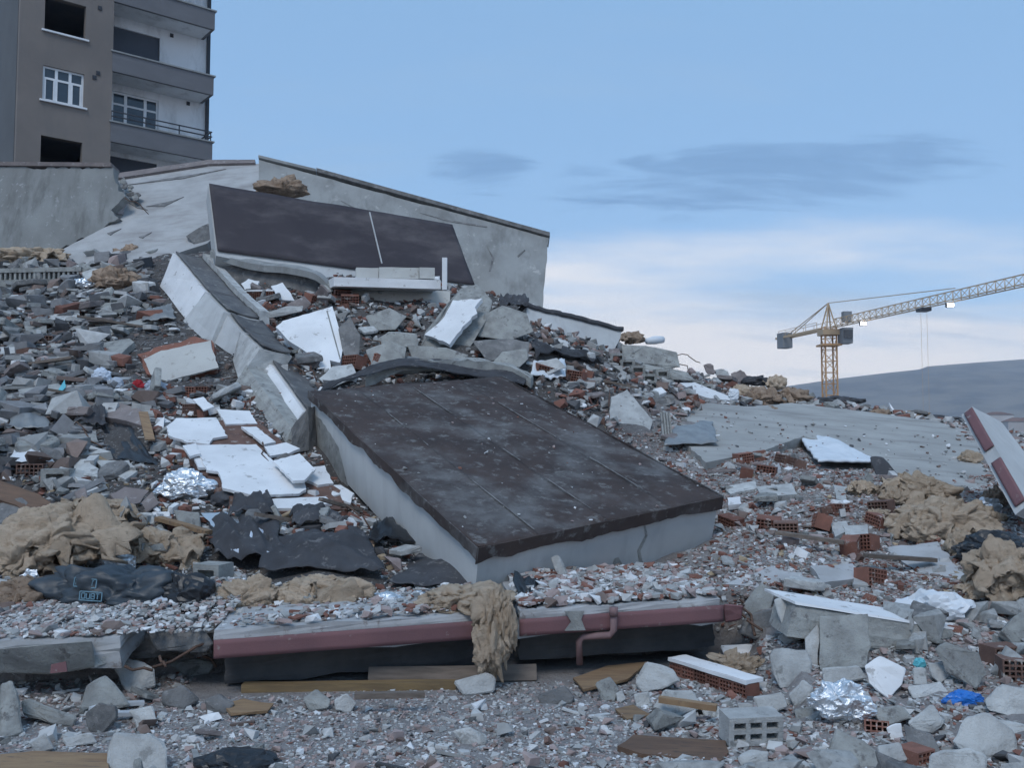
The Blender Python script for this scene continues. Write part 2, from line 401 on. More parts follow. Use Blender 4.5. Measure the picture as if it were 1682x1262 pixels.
DRAPE = mat('cracked_screed', (.44,.44,.435), (.34,.335,.33), 1.1, .95, .4, 30, streak=((.22,.20,.19), (.7, 2.6, 2.6), .55), vary=.03)
SCREED = mat('worn_floor_screed', (.39,.385,.365), (.31,.305,.29), 1.1, .95, .4, 30, streak=((.17,.155,.145), (.5, 3.0, 3.0), .6), vary=.03)
EARTH = mat('crushed_debris', (1, 1, 1), scale=7, rough=1.0, bump=1.0, bscale=30, spots=(.42,.40,.385), spot_amt=.12, spot_scale=26, vary=0, bdist=.05, attr='Col')
DIRT = mat('gravel_ground', (.38,.36,.35), (.29,.27,.265), 2.0, 1.0, 1.0, 40, spots=(.38,.37,.37), spot_amt=.3, spot_scale=22, vary=0, bdist=.03)
RUB = mat('loose_rubble', (1, 1, 1), scale=9, rough=.95, bump=.4, bscale=50, attr='Col', vary=0)
STEEL = mat('rusty_steel', (.16,.10,.075), (.10,.065,.05), 12, .8, .3, 60, metal=.3)
DARKST = mat('dark_painted_steel', (.05,.055,.065), (.04,.042,.05), 8, .5, .1, 60)
PVC = mat('white_pvc', (.78,.79,.80), (.7,.71,.72), 3, .4, .05, 60, spec=.5, vary=.03)
WALLD = mat('damp_grey_render', (.28,.29,.285), (.215,.22,.215), .9, .95, .35, 40, streak=((.12,.12,.115), (2.2, 2.2, .45), .75), spots=(.36,.37,.37), spot_amt=.03, vary=.04)
SEAM = mat('bitumen_seam', (.26,.255,.25), (.10,.095,.095), 5, .9, .2, 60, vary=0)
GLASS = mat('window_glass', (.03,.045,.06), (.02,.03,.045), 2, .08, .0, 5, spec=.8, vary=0)
PINKPIPE = mat('pink_pipe', (.25,.16,.16), (.19,.125,.125), 3, .6, .1, 60, vary=.05)
BLUEB = mat('blue_plastic', (.02,.16,.52), (.015,.11,.4), 3, .35, .3, 20, spec=.5)
REDCL = mat('red_cloth', (.35,.02,.03), (.25,.015,.02), 5, .8, .4, 40)
CYAN = mat('cyan_plastic', (.15,.55,.62), (.12,.45,.52), 5, .4, .2, 40)
PALECL = mat('pale_cloth', (.52,.58,.66), (.44,.5,.58), 3, .9, .5, 30)

# ------------------------------------------------------------------ ground, heap, hills
def grid_mesh(name, X, Y, Z, m, smooth=True):
    ny, nx = X.shape; V = np.stack([X, Y, Z], -1).reshape(-1, 3)
    i = np.arange(nx * ny).reshape(ny, nx)
    Q = np.stack([i[:-1, :-1], i[:-1, 1:], i[1:, 1:], i[1:, :-1]], -1).reshape(-1, 4)
    return np_obj(name, V, Q, m, smooth)
def np_obj(name, V, Q, m, smooth=False, loc=(0, 0, 0)):
    me = bpy.data.meshes.new(name); k = Q.shape[1]
    me.vertices.add(len(V)); me.vertices.foreach_set('co', V.astype(np.float32).ravel())
    me.loops.add(len(Q) * k); me.loops.foreach_set('vertex_index', Q.astype(np.int32).ravel())
    me.polygons.add(len(Q)); me.polygons.foreach_set('loop_start', np.arange(0, len(Q) * k, k, dtype=np.int32))
    me.polygons.foreach_set('loop_total', np.full(len(Q), k, np.int32))
    me.polygons.foreach_set('use_smooth', np.full(len(Q), smooth, bool))
    me.materials.append(m); me.update(calc_edges=True)
    o = bpy.data.objects.new(name, me); COL.objects.link(o); o.location = loc
    return o
gr = np.array([0, 6, 15, 30, 60, 120, 250, 500, 1000, 2000, 3500.]); 
th = np.linspace(0, 2 * np.pi, 49)
RR, TT = np.meshgrid(gr, th)
g = grid_mesh('ground', RR * np.sin(TT), RR * np.cos(TT), RR * 0 - .03 - np.clip(RR - 45, 0, 400) * .02, DIRT, False)
tag(g, kind='structure')
mound = grid_mesh('rubble_mound', XX, YY, HH, EARTH, False); tag(mound, kind='structure')
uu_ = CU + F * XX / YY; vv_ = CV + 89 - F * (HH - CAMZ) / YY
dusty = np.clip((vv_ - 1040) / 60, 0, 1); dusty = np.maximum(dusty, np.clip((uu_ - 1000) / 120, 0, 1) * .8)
colm = np.array([.125, .115, .11]) * (1 - dusty[..., None]) + np.array([.40, .37, .36]) * dusty[..., None]  # heap earth darkened to paint in crevice shade; dusty foreground stays pale
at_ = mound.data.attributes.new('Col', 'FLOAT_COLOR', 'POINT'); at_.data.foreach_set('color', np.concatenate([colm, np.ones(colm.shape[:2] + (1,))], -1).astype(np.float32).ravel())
FARHILL = mat('dry_hillside', (.18,.155,.12), (.07,.068,.06), .008, 1, 0, 1, spots=(.17,.15,.12), spot_amt=.2, spot_scale=.01, stretch=(1, 1, 4), vary=0)
def hill():
    prof = [(-2500, 470), (-1500, 560), (-600, 600), (200, 610), (700, 640), (1000, 650), (1200, 648), (1305, 633), (1380, 622), (1455, 613),
            (1512, 607), (1525, 602), (1600, 596), (1700, 589), (2000, 570), (2600, 520), (3500, 500), (5000, 560)]
    us = np.arange(-2500, 5000, 7.0); vp = np.interp(us, *zip(*prof))
    D = 2600.0; ht = (720 - vp) / F * D; nn = 36
    X = np.zeros((nn, len(us))); Y = X.copy(); Z = X.copy()
    for j in range(nn):
        t = j / (nn - 1); 
        for i, u in enumerate(us):
            yy = D - 900 * (1 - t); f = t ** 1.15
            n = noise.fractal(Vector((u * .006, t * 4, 3)), .9, 2, 5)
            X[j, i] = (u - CU) / F * yy; Y[j, i] = yy; Z[j, i] = CAMZ - 9 * (1 - t) + ht[i] * (f + n * .09 * math.sin(math.pi * min(t, 1)) )
    back = np.stack([X[-1] * 1.3, Y[-1] + 700, Z[-1] * 0 - 10])
    X = np.vstack([X, back[0]]); Y = np.vstack([Y, back[1]]); Z = np.vstack([Z, back[2]])
    tag(grid_mesh('hills', X, Y, Z, FARHILL), kind='structure')
hill()

# ------------------------------------------------------------------ apartment building on the left
FD = Vector((.777, .63, 0)).normalized(); FN = Vector((FD.y, -FD.x, 0))      # along the facade / out of it
KP = pt(24, 300, 33.0); KP.z = 0
def fac(u, v, d=0.0):
    p = on_plane(u, v, (KP - FN * d, FN)); return (p - KP).dot(FD), p.z
def fp(s, d, z): return KP + FD * s - FN * d + Vector((0, 0, z))
def fbox(name, s0, s1, d0, d1, z0, z1, m, parent=None):
    return box8(name, [fp(s0,d0,z0), fp(s1,d0,z0), fp(s1,d1,z0), fp(s0,d1,z0)], [fp(s0,d0,z1), fp(s1,d0,z1), fp(s1,d1,z1), fp(s0,d1,z1)], m, parent)
def holed_wall(name, s0, s1, z0, z1, holes, d0, d1, m, parent):
    S = sorted({s0, s1} | {h[0] for h in holes} | {h[1] for h in holes}); Z = sorted({z0, z1} | {h[2] for h in holes} | {h[3] for h in holes})
    V = []; Fc = []
    def solid(i, j):
        if i < 0 or j < 0 or i >= len(S) - 1 or j >= len(Z) - 1: return False
        a = (S[i] + S[i+1]) / 2; b = (Z[j] + Z[j+1]) / 2
        return not any(h[0] < a < h[1] and h[2] < b < h[3] for h in holes)
    def q(*c):
        k = len(V); V.extend(c); Fc.append((k, k+1, k+2, k+3))
    for i in range(len(S) - 1):
        for j in range(len(Z) - 1):
            if not solid(i, j): continue
            a, b, c, d = S[i], S[i+1], Z[j], Z[j+1]
            q(fp(a,d0,c), fp(b,d0,c), fp(b,d0,d), fp(a,d0,d)); q(fp(b,d1,c), fp(a,d1,c), fp(a,d1,d), fp(b,d1,d))
            if not solid(i-1, j): q(fp(a,d1,c), fp(a,d0,c), fp(a,d0,d), fp(a,d1,d))
            if not solid(i+1, j): q(fp(b,d0,c), fp(b,d1,c), fp(b,d1,d), fp(b,d0,d))
            if not solid(i, j-1): q(fp(a,d1,c), fp(b,d1,c), fp(b,d0,c), fp(a,d0,c))
            if not solid(i, j+1): q(fp(a,d0,d), fp(b,d0,d), fp(b,d1,d), fp(a,d1,d))
    return obj(name, V, Fc, m, parent)
FACB = mat('taupe_render', (.235,.205,.185), (.195,.172,.158), .5, .92, .15, 30, streak=((.16,.15,.145), (1.5, 1.5, .35), .4), vary=0)
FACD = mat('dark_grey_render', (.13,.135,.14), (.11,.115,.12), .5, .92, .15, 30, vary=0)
FACW = mat('off_white_render', (.78,.79,.80), (.70,.71,.72), .5, .92, .15, 30, streak=((.27,.26,.25), (1.2, 1.2, .5), .55), vary=0)
FACP = mat('grey_parapet', (.175,.175,.185), (.15,.15,.16), .6, .92, .15, 30, streak=((.25,.25,.26), (.6, .6, 3), .4), vary=0)
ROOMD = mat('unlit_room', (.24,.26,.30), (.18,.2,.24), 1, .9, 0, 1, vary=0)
def apartment():
    b = thing('apartment_building', 'taupe apartment block with white-framed window and stacked balconies, upper left', 'building', fp(3, 3, 0))
    S1 = fac(184, 150)[0]; RD = 1.25; S2 = fac(339, 180, RD)[0]; TOP = 22.0
    holes = []
    for (u0, u1, v0, v1) in ((78, 143, -10, 56), (71, 139, 106, 170), (66, 133, 224, 281)):
        a, z1 = fac(u0, v0); z0 = fac(u0, v1 - 7)[1]; e = fac(u1, v0)[0]; holes.append((a, e, z0, z1))
    dz = holes[0][2] - holes[1][2]
    w = holes[1]; holes[0] = (w[0], w[1], w[2] + dz, w[3] + dz); holes[2] = (w[0], w[1], w[2] - dz, w[3] - dz)
    extra = [(w[0], w[1], w[2] + dz * k, w[3] + dz * k) for k in (2, -2) if w[2] + dz * k > 1 and w[3] + dz * k < TOP]
    holed_wall('wall', 0, S1, 0, TOP, holes + extra, 0, .28, FACB, b)
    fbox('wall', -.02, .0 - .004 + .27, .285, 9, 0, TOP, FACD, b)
    fbox('wall', S1 - .27, S1, .285, RD, 0, TOP, FACB, b)
    # recessed wall behind the balconies with its openings
    rh = []
    for (u0, u1, v0, v1) in ((189, 267, 36, 98), (184, 261, 148, 215), (180, 257, 255, 320)):
        a, z1 = fac(u0, v0, RD); e = fac(u1, v0, RD)[0]; rh.append((max(a, S1 + .05), e, z1 - 2.0, z1))
    zt = rh[1][3]; rh = [(rh[1][0], rh[1][1], zt - 2.0 + dz * k, zt + dz * k) for k in (1, 0, -1, 2)]
    holed_wall('wall', S1, S2, 0, TOP, rh, RD, RD + .25, FACW, b)
    fbox('wall', S2 - .25, S2 - .002, RD + .255, 9, 0, TOP, FACW, b)
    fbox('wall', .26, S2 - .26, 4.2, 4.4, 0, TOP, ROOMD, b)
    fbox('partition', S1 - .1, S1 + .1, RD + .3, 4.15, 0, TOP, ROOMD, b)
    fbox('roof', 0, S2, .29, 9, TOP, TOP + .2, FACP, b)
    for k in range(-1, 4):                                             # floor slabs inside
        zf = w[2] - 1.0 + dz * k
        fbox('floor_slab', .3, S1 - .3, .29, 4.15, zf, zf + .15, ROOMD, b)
    # windows: sills on all, frame and glass where the photograph has them
    for i, h in enumerate(holes):
        if i < 2: fbox('window_sill', h[0] - .1, h[1] + .12, -.09, .2, h[2] - .07, h[2] - .003, PVC, b)
    h = holes[1]; fr = thing_part('window', fp((h[0] + h[1]) / 2, .1, h[2]), b)
    t = .075; W = h[1] - h[0]; zm = h[2] + (h[3] - h[2]) * .66
    def frame(par, a, e, c, d, dd=.08, t=t):
        fbox('frame', a, a + t, dd, dd + .08, c, d, PVC, par); fbox('frame', e - t, e, dd, dd + .08, c, d, PVC, par)
        fbox('frame', a + t, e - t, dd, dd + .08, c, c + t, PVC, par); fbox('frame', a + t, e - t, dd, dd + .08, d - t, d, PVC, par)
    frame(fr, h[0], h[1], h[2], h[3])
    for k in (1, 2): fbox('mullion', h[0] + W * k / 3 - .05, h[0] + W * k / 3 + .05, .082, .158, h[2] + t, h[3] - t, PVC, fr)
    for k in range(3):
        a = h[0] + W * k / 3 + (.05 if k else t); e = h[0] + W * (k+1) / 3 - (.05 if k < 2 else t)
        fbox('transom', a, e, .084, .156, zm - .04, zm + .04, PVC, fr)
        fbox('pane', a, e, .115, .125, h[2] + t, zm - .04, GLASS, fr); fbox('pane', a, e, .115, .125, zm + .04, h[3] - t, GLASS, fr)
        if k != 1: fbox('sash', a, a + .05, .07, .114, h[2] + t, zm - .04, PVC, fr); fbox('sash', e - .05, e, .07, .114, h[2] + t, zm - .04, PVC, fr)
    # balcony door and window of the middle floor
    h = rh[1]; fr = thing_part('balcony_door', fp((h[0] + h[1]) / 2, RD + .1, h[2]), b); W = h[1] - h[0]
    frame(fr, h[0], h[1], h[2], h[3], RD + .06, .08)
    for k in (.3, .72): fbox('mullion', h[0] + W * k - .06, h[0] + W * k + .06, RD + .062, RD + .138, h[2] + .08, h[3] - .08, PVC, fr)
    zz = h[3] - .5; ks = (0, .3, .72, 1)
    for k in range(3):
        a = h[0] + W * ks[k] + (.06 if k else .08); e = h[0] + W * ks[k+1] - (.06 if k < 2 else .08)
        fbox('transom', a, e, RD + .064, RD + .136, zz - .04, zz + .04, PVC, fr)
        fbox('pane', a, e, RD + .09, RD + .10, h[2] + .08, zz - .04, GLASS, fr); fbox('pane', a, e, RD + .09, RD + .10, zz + .04, h[3] - .08, GLASS, fr)
    SHUT = mat('dark_shutter', (.075,.085,.105), (.06,.07,.09), 1, .7, 0, 1, vary=0)
    for k in (0, 2): h = rh[k]; fbox('shutter', h[0], h[1], RD + .1, RD + .14, h[2], h[3], SHUT, b)
    # balconies
    zt1 = fac(183, 84)[1]; zb1 = fac(183, 116)[1]; SE = fac(351, 122)[0]
    zt2 = fac(177, 199)[1]
    for k in range(-1, 3):
        zt_ = zt2 + (zt1 - zt2) * k; zb_ = zt_ - (zt1 - zb1)
        bl = thing_part('balcony', fp((S1 + SE) / 2, .6, zb_), b)
        fbox('balcony_slab', S1 + .003, SE - .12, .12, RD - .003, zb_ + .002, zb_ + .16, FACW, bl)
        fbox('parapet', S1 - .02, SE, -.02, .118, zb_, zt_, FACP, bl)
        fbox('parapet', SE - .118, SE, .12, RD + .3, zb_, zt_, FACP, bl)
        fbox('coping', S1 - .08, SE + .07, -.07, .16, zt_ + .002, zt_ + .06, WALLG, bl)
        if k == 0:
            for hz in (.24, .44): fbox('rail', S1 - .02, SE, .02, .06, zt_ + hz, zt_ + hz + .045, DARKST, bl)
            for hz in (.24, .44): fbox('rail', SE - .06, SE - .015, .065, RD, zt_ + hz, zt_ + hz + .045, DARKST, bl)
            for f in (0, .33, .66, .985): s = S1 + (SE - S1) * f; fbox('rail_post', s - .02, s + .02, .022, .058, zt_ + .06, zt_ + .44, DARKST, bl)
    fbox('downpipe', S2 - .05, S2 + .08, RD - .12, RD - .003, 0, TOP, DARKST, b)
    for (u, v, d) in ((164, 13, 0), (282, 58, RD), (161, 120, 0), (309, 170, RD), (155, 127, 0), (262, 134, RD)):
        s, z = fac(u, v, d); fbox('vent_hole', s - .07, s + .07, d - .03, d - .002, z - .08, z + .08, DARKST, b)
def thing_part(name, loc, parent):
    o = bpy.data.objects.new(name, None); o.empty_display_size = .2; COL.objects.link(o); o.location = loc
    return attach(o, parent)
apartment()
# ------------------------------------------------------------------ large collapsed structures
def quadgrid(A, B, C, D, n, m_, f=None):
    V = []; Fc = []
    for j in range(m_ + 1):
        for i in range(n + 1):
            a = i / n; b = j / m_
            p = (A * (1-a) + B * a) * (1-b) + (C * (1-a) + D * a) * b
            if f: p = p + f(a, b, p)
            V.append(p)
    for j in range(m_):
        for i in range(n):
            k = j * (n + 1) + i; Fc.append((k, k + 1, k + n + 2, k + n + 1))
    return V, Fc
def sheet(name, A, B, C, D, n, m_, m, thick, f=None, parent=None, smooth=True, origin=None):
    V, Fc = quadgrid(A, B, C, D, n, m_, f); N0 = len(V)
    nn = (B - A).cross(C - A).normalized()
    W = [v - nn * thick for v in V]; F2 = [tuple(N0 + i for i in q[::-1]) for q in Fc]
    rim = [i for i in range(n + 1)] + [(j + 1) * (n + 1) - 1 for j in range(1, m_ + 1)] + [m_ * (n + 1) + i for i in range(n - 1, -1, -1)] + [j * (n + 1) for j in range(m_ - 1, 0, -1)]
    F3 = [(rim[i], N0 + rim[i], N0 + rim[(i+1) % len(rim)], rim[(i+1) % len(rim)]) for i in range(len(rim))]
    return obj(name, V + W, Fc + F2 + F3, m, parent, smooth, origin)

def roof_slab():
    A = pt(785, 905, 8.5); B = pt(1187, 820, 10.5); Cc = pt(507, 645, 13.0); D = B + Cc - A
    n = (B - A).cross(Cc - A).normalized()
    t = thing('roof_slab', 'tilted flat roof section with dark stained membrane top and pale sides', 'roof slab', A - n * .75)
    h = n * .74; e1 = (B - A).normalized(); e2 = (Cc - A).normalized(); g = .035
    a, b, c, d = A + e1*g + e2*g, B - e1*g + e2*g, Cc + e1*g - e2*g, D - e1*g - e2*g
    box8('slab_body', [a - h, b - h, d - h, c - h], [a - n*.012, b - n*.012, d - n*.012, c - n*.012], BODYP, t)
    def und(x, y, p):
        return n * (.022 * noise.fractal(p * 1.3, 1, 2, 3) + .006 * noise.noise(p * 9))
    cuts = [0, .20, .46, .74, 1.0]
    for k in range(4):
        x0, x1 = cuts[k], cuts[k+1] + (.012 if k < 3 else 0); lift = n * (.004 * (4 - k) + .012)
        def und2(x, y, p, k=k):
            w = n * .012 * math.exp(-((1 - x) / .02) ** 2) if k < 3 else Vector()
            return und(x, y, p) + w
        sheet('membrane_strip', A.lerp(B, x0) + lift, A.lerp(B, x1) + lift, Cc.lerp(D, x0) + lift, Cc.lerp(D, x1) + lift, 26, 70, ROOFM, .008, und2, t, origin=A.copy())
    for k, (x, segs_) in enumerate(((.20, ((.02, .35), (.5, .8))), (.46, ((.04, .22), (.34, .42), (.7, .95))), (.74, ((.1, .3), (.45, .75))))):
        for y0, y1 in segs_:
            q = A.lerp(B, x + .012); q2 = Cc.lerp(D, x + .012); bar('seam', q.lerp(q2, y0) + n * .042, q.lerp(q2, y1) + n * .042, .012, .006, SEAM, t, n)
    lip = n * .115; o1 = -e2 * .014; o2 = -e1 * .014
    def lipf(x, y, p): return n * (.045 * noise.noise(p * 2.3) * y + .022 * noise.noise(p * 9) * y + .012 * noise.noise(p * 1.7)) + o1 * (y * noise.noise(p * 4) * .8)
    up = n * .03
    sheet('membrane_edge', A + o1 + o2 + up, B + o1 + up, A + o1 + o2 - lip, B + o1 - lip, 50, 4, ROOFM, -.012, lipf, t, smooth=False)
    sheet('membrane_edge', Cc + o2 + up, A + o1 + o2 + up, Cc + o2 - lip * .75, A + o1 + o2 - lip * .75, 60, 4, ROOFM, -.012, lipf, t, smooth=False)
    sheet('membrane_edge', B - o2 + up, D - o2 + up, B - o2 - lip, D - o2 - lip, 60, 4, ROOFM, -.012, lipf, t, smooth=False)
    # bare concrete corner on the left side
    pl = (a - e1 * .004, -e1)
    pl = plane3(a - e1 * .004, c - e1 * .004, a - h - e1 * .004)
    plate('bare_concrete_patch', [(507, 672), (528, 690), (556, 735), (572, 800), (540, 790), (507, 755)], pl, .003, GREY, t, .02)
    pl2 = plane3(a - e2 * .004, b - e2 * .004, a - h - e2 * .004)
    for k, q in enumerate([[(1060, 862), (1064, 880), (1052, 905), (1056, 925), (1050, 925), (1047, 905), (1060, 880), (1057, 862)],
              [(1003, 935), (1010, 918), (1016, 916), (1024, 930), (1026, 945), (1000, 948)]]):
        plate('crack' if k == 0 else 'patch', q, pl2, .002, GREY, t, 0)
    # crumbs lying on the membrane
    return t, (A, B, Cc, D, n)
ROOF, RQ = roof_slab()

def front_slab():
    t = thing('floor_slab', 'broken floor slab with red-painted edge lying along the foreground', 'floor slab', Vector((-.1, 7.7, 0)))
    def edge(u0, v0t, v0b, Y0, u1, v1t, v1b, Y1, depth, broken):
        a, b = pt(u0, v0t, Y0), pt(u1, v1t, Y1); a2, b2 = pt(u0, v0b, Y0), pt(u1, v1b, Y1)
        dv = Vector((-.18, depth, .03))
        box8('slab_body', [a2, b2, b2 + dv, a2 + dv], [a, b, b + dv, a + dv], SLABTOP, t, 8, .03)
        o = Vector((0, -.012, 0)); k = (a2 - a); k2 = b2 - b
        sa = a + k * .33 + o; sb = b + k2 * .27 + o
        sheet('red_fascia', sa, sb, a + k * .97 + o, b + k2 * .97 + o, 40, 4, REDP, .02, lambda x, y, p: Vector((0, noise.noise(p * 5) * .006, 0)), t)
        # bulkier downstand beam behind, damp and slab shadow painted into its dark colour
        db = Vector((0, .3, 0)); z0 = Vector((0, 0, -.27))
        box8('downstand_beam', [a2 + db + z0, b2 + db + z0, b2 + dv + z0, a2 + dv + z0], [a2 + db - Vector((0,0,.004)), b2 + db - Vector((0,0,.004)), b2 + dv - Vector((0,0,.004)), a2 + dv - Vector((0,0,.004))], mat('damp_shaded_concrete', (.10,.10,.10), (.065,.066,.07), 3, .9, .5, 40, vary=0), t, 6, .035)
        return a, b
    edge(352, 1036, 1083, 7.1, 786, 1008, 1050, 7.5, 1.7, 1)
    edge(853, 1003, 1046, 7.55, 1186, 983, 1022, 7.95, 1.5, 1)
    p = pt(1186, 990, 7.97)
    rock('slab_stub', [(1188, 992), (1222, 995), (1218, 1017), (1190, 1024)], .3, REDP, None, None, Y=7.97, lean=0, parent=t)
    # repaired grey break in the red paint
    pl = plane3(pt(853, 1003, 7.5), pt(1186, 983, 7.9), pt(853, 1046, 7.5))
    plate('bare_concrete_patch', [(928, 1005), (960, 1004), (955, 1018), (962, 1036), (928, 1037), (938, 1022)], pl, .02, GREY, t, .01)
    tube('downpipe', [pt(1008, 1000, 7.65), pt(1008, 1036, 7.65), pt(1002, 1044, 7.66), pt(958, 1046, 7.7), pt(951, 1054, 7.7), pt(952, 1092, 7.72)], .029, PINKPIPE, t, 10)
    tube('pipe_collar', [pt(1008, 998, 7.64), pt(1008, 1012, 7.64)], .037, PINKPIPE, t, 10)
    return t
front_slab()

def wall_piece(name, px, p3, thick, m, label, cat, jagged=.04, step=.15, side=None):
    pl = plane3(*[pt(*q) for q in p3]); o = plate(name, px, pl, thick, m, None, jagged, step, side=side)
    return tag(o, label, cat)
def coping(t, a, b, p3, w, hgt, m, parent, name='coping'):
    pl = plane3(*[pt(*q) for q in p3]); A = on_plane(*a, pl); B = on_plane(*b, pl); n = pl[1]
    up = Vector((0, 0, 1)); o = n * .06; q = -n * w
    V0 = [A + o, B + o, B + q, A + q]; 
    return box8(name, V0, [v + up * hgt for v in V0], m, parent)
# big pale wall standing behind, sloping top
P4 = [(425, 258, 24.2), (902, 385, 23.6), (889, 505, 22.6)]
t = thing('fallen_wall', 'big pale grey rendered wall with sloping dark coping, against the sky', 'wall', pt(660, 500, 23.2))
pl4 = plane3(*[pt(*q) for q in P4])
plate('wall_panel', [(425, 262), (902, 391), (889, 530), (760, 520), (420, 430)], pl4, .35, WALLG, t, .03, .3)
for q in [[(560,330),(592,346),(640,352),(642,354),(592,349)], [(800,405),(812,424),(806,446),(803,446),(809,424)], [(470,282),(476,300),(473,301)], [(690,350),(740,362),(800,372),(800,374),(740,365)], [(850,420),(862,410),(863,412),(851,423)]]:
    plate('crack', q, pl4, .02, DARKC, t, .02, .1, lift=.012)
coping(t, (520, 284), (903, 390), P4, .42, .10, DARKC, t); coping(t, (425, 261), (519, 283.7), P4, .42, .07, WALLG, t)
# dark membrane slab leaning in front of it
P5 = [(343, 305, 20.4), (742, 372, 22.4), (356, 410, 19.6)]
pl5 = plane3(*[pt(*q) for q in P5])
t = thing('roof_slab', 'upper leaning roof section with plain brown membrane below the pale wall', 'roof slab', pt(560, 470, 20.5))
plate('slab_body', [(342, 304), (742, 371), (781, 478), (600, 470), (355, 420)], pl5, .55, BODYP, t, .0)
q5 = [(343, 304), (742, 371), (779, 470), (357, 414)]
cs = [on_plane(*q, pl5) for q in q5]
for k, (x0, x1) in enumerate(((0, 1),)):
    l = pl5[1] * .05
    sheet('membrane', cs[3].lerp(cs[2], x0) + l, cs[3].lerp(cs[2], x1) + l, cs[0].lerp(cs[1], x0) + l, cs[0].lerp(cs[1], x1) + l, 60, 14, ROOFM2, .01, lambda x, y, p: pl5[1] * .02 * noise.fractal(p * .9, 1, 2, 3), t, origin=cs[0].copy())
a, b = on_plane(606, 352, pl5), on_plane(626, 436, pl5)
bar('batten', a + pl5[1] * .07, b + pl5[1] * .07, .025, .03, BODYP, t)
# left standing wall and the screed slab that slumped from it
P2 = [(0, 270, 25.6), (185, 278, 25.2), (0, 415, 25.0)]
t = thing('broken_wall', 'grey broken concrete wall under the apartment block, with brownish coping', 'wall', pt(60, 420, 25.3))
plate('wall_panel', [(-220, 270), (186, 275), (190, 300), (206, 322), (182, 345), (195, 358), (150, 388), (96, 410), (60, 430), (-220, 430)], plane3(*[pt(*q) for q in P2]), .3, WALLD, t, .10, .12)
coping(t, (-220, 271), (184, 275), P2, .4, .11, BROWNC, t)
P3 = [(185, 290, 27.5), (420, 275, 27.0), (220, 405, 23.8)]
pl3 = plane3(*[pt(*q) for q in P3])
t = thing('slumped_slab', 'pale cracked concrete roof slab sloping down below the apartment block', 'slab', pt(230, 400, 24))
plate('slab_body', [(60, 432), (120, 400), (195, 362), (212, 330), (188, 292), (345, 270), (432, 268), (440, 330), (340, 400), (280, 420), (200, 435)], pl3, .3, DRAPE, t, .06, .2)
plate('coping', [(188, 289), (345, 266), (420, 266), (420, 271), (345, 273), (190, 297)], pl3, .1, BROWNC, t, .02, .2, lift=.08)
for k, q in enumerate([[(203, 318), (222, 332), (243, 346), (225, 342), (205, 330)], [(240, 340), (285, 330), (302, 324), (270, 340)], [(176, 384), (200, 376), (182, 387)], [(228, 390), (250, 382), (235, 392)], [(205, 305), (300, 290), (372, 278), (300, 294)]]):
    plate('crack', q, pl3, .03, DARKC, t, .03, .1, lift=.02)
rj = random.Random(9)
for k in range(16):
    u = 188 + rj.uniform(0, 52); v = 296 + (u - 188) * .75 + rj.uniform(-8, 10); sz = rj.uniform(3, 8)
    q = [(u + math.cos(a) * sz * rj.uniform(.7, 1.3), v + math.sin(a) * sz * .7 * rj.uniform(.7, 1.3)) for a in (0, 1.2, 2.4, 3.6, 5)]
    rock('crumbled_piece', q, .25, (GREY, DARKC, DARKC)[k % 3], None, None, Y=25.0 + (on_plane(u, v, pl3).y - 25.0) * .8 - .35, parent=t, cuts=1, amp=.03)
# pale wall panel with dark felt edge, right of centre
P9 = [(865, 499, 19.6), (1022, 540, 20.4), (880, 572, 19.2)]
pl9 = plane3(*[pt(*q) for q in P9])
t = thing('fallen_wall', 'pale wall panel with thick black felt along its top, right of the big wall', 'wall', pt(930, 590, 19.5))
plate('wall_panel', [(865, 502), (1021, 543), (1019, 555), (992, 612), (880, 600), (865, 560)], pl9, .3, BODYP, t, .01, .3)
A9, B9 = on_plane(862, 500, pl9), on_plane(1023, 541, pl9)
sheet('felt_edge', A9 + Vector((0,0,.02)) + pl9[1]*.05, B9 + Vector((0,0,.02)) + pl9[1]*.05, A9 + Vector((0,0,.10)) - pl9[1]*.45, B9 + Vector((0,0,.10)) - pl9[1]*.45, 30, 6, FELT, .1, lambda x, y, p: Vector((0, 0, .03 * noise.fractal(p * 3, 1, 2, 3))), t)
# small balcony slab and parapet in front of the upper membrane
t = thing('balcony_fragment', 'white-edged balcony slab with low block parapet under upper membrane', 'balcony', pt(640, 520, 18.8))
a, b = pt(548, 470, 18.6), pt(724, 475, 18.9); dv = Vector((-.3, .8, .05)); z = Vector((0, 0, .19))
box8('slab_body', [a, b, b + dv, a + dv], [a + z, b + z, b + dv + z, a + dv + z], WHITE, t, 2, .006)
for (u0, u1) in ((585, 622), (623, 688), (689, 714)):
    a, b = pt(u0, 457, 18.95), pt(u1, 458, 19.0); z = pt(u0, 439, 18.95) - a; dv = Vector((-.05, .2, 0))
    box8('parapet_block', [a, b, b + dv, a + dv], [a + z, b + z, b + dv + z, a + dv + z], CREAM, t, 2, .01)
a = pt(730, 476, 18.6); box8('post', *aabox(a.x - .05, a.x + .05, a.y, a.y + .1, a.z, pt(730, 423, 18.6).z), PVC, t)
pl = plane3(pt(580, 478, 19.3), pt(735, 482, 19.5), pt(590, 540, 18.9))
plate('wall_panel', [(560, 474), (740, 478), (735, 545), (580, 540)], pl, .2, CREAM, t, .0)
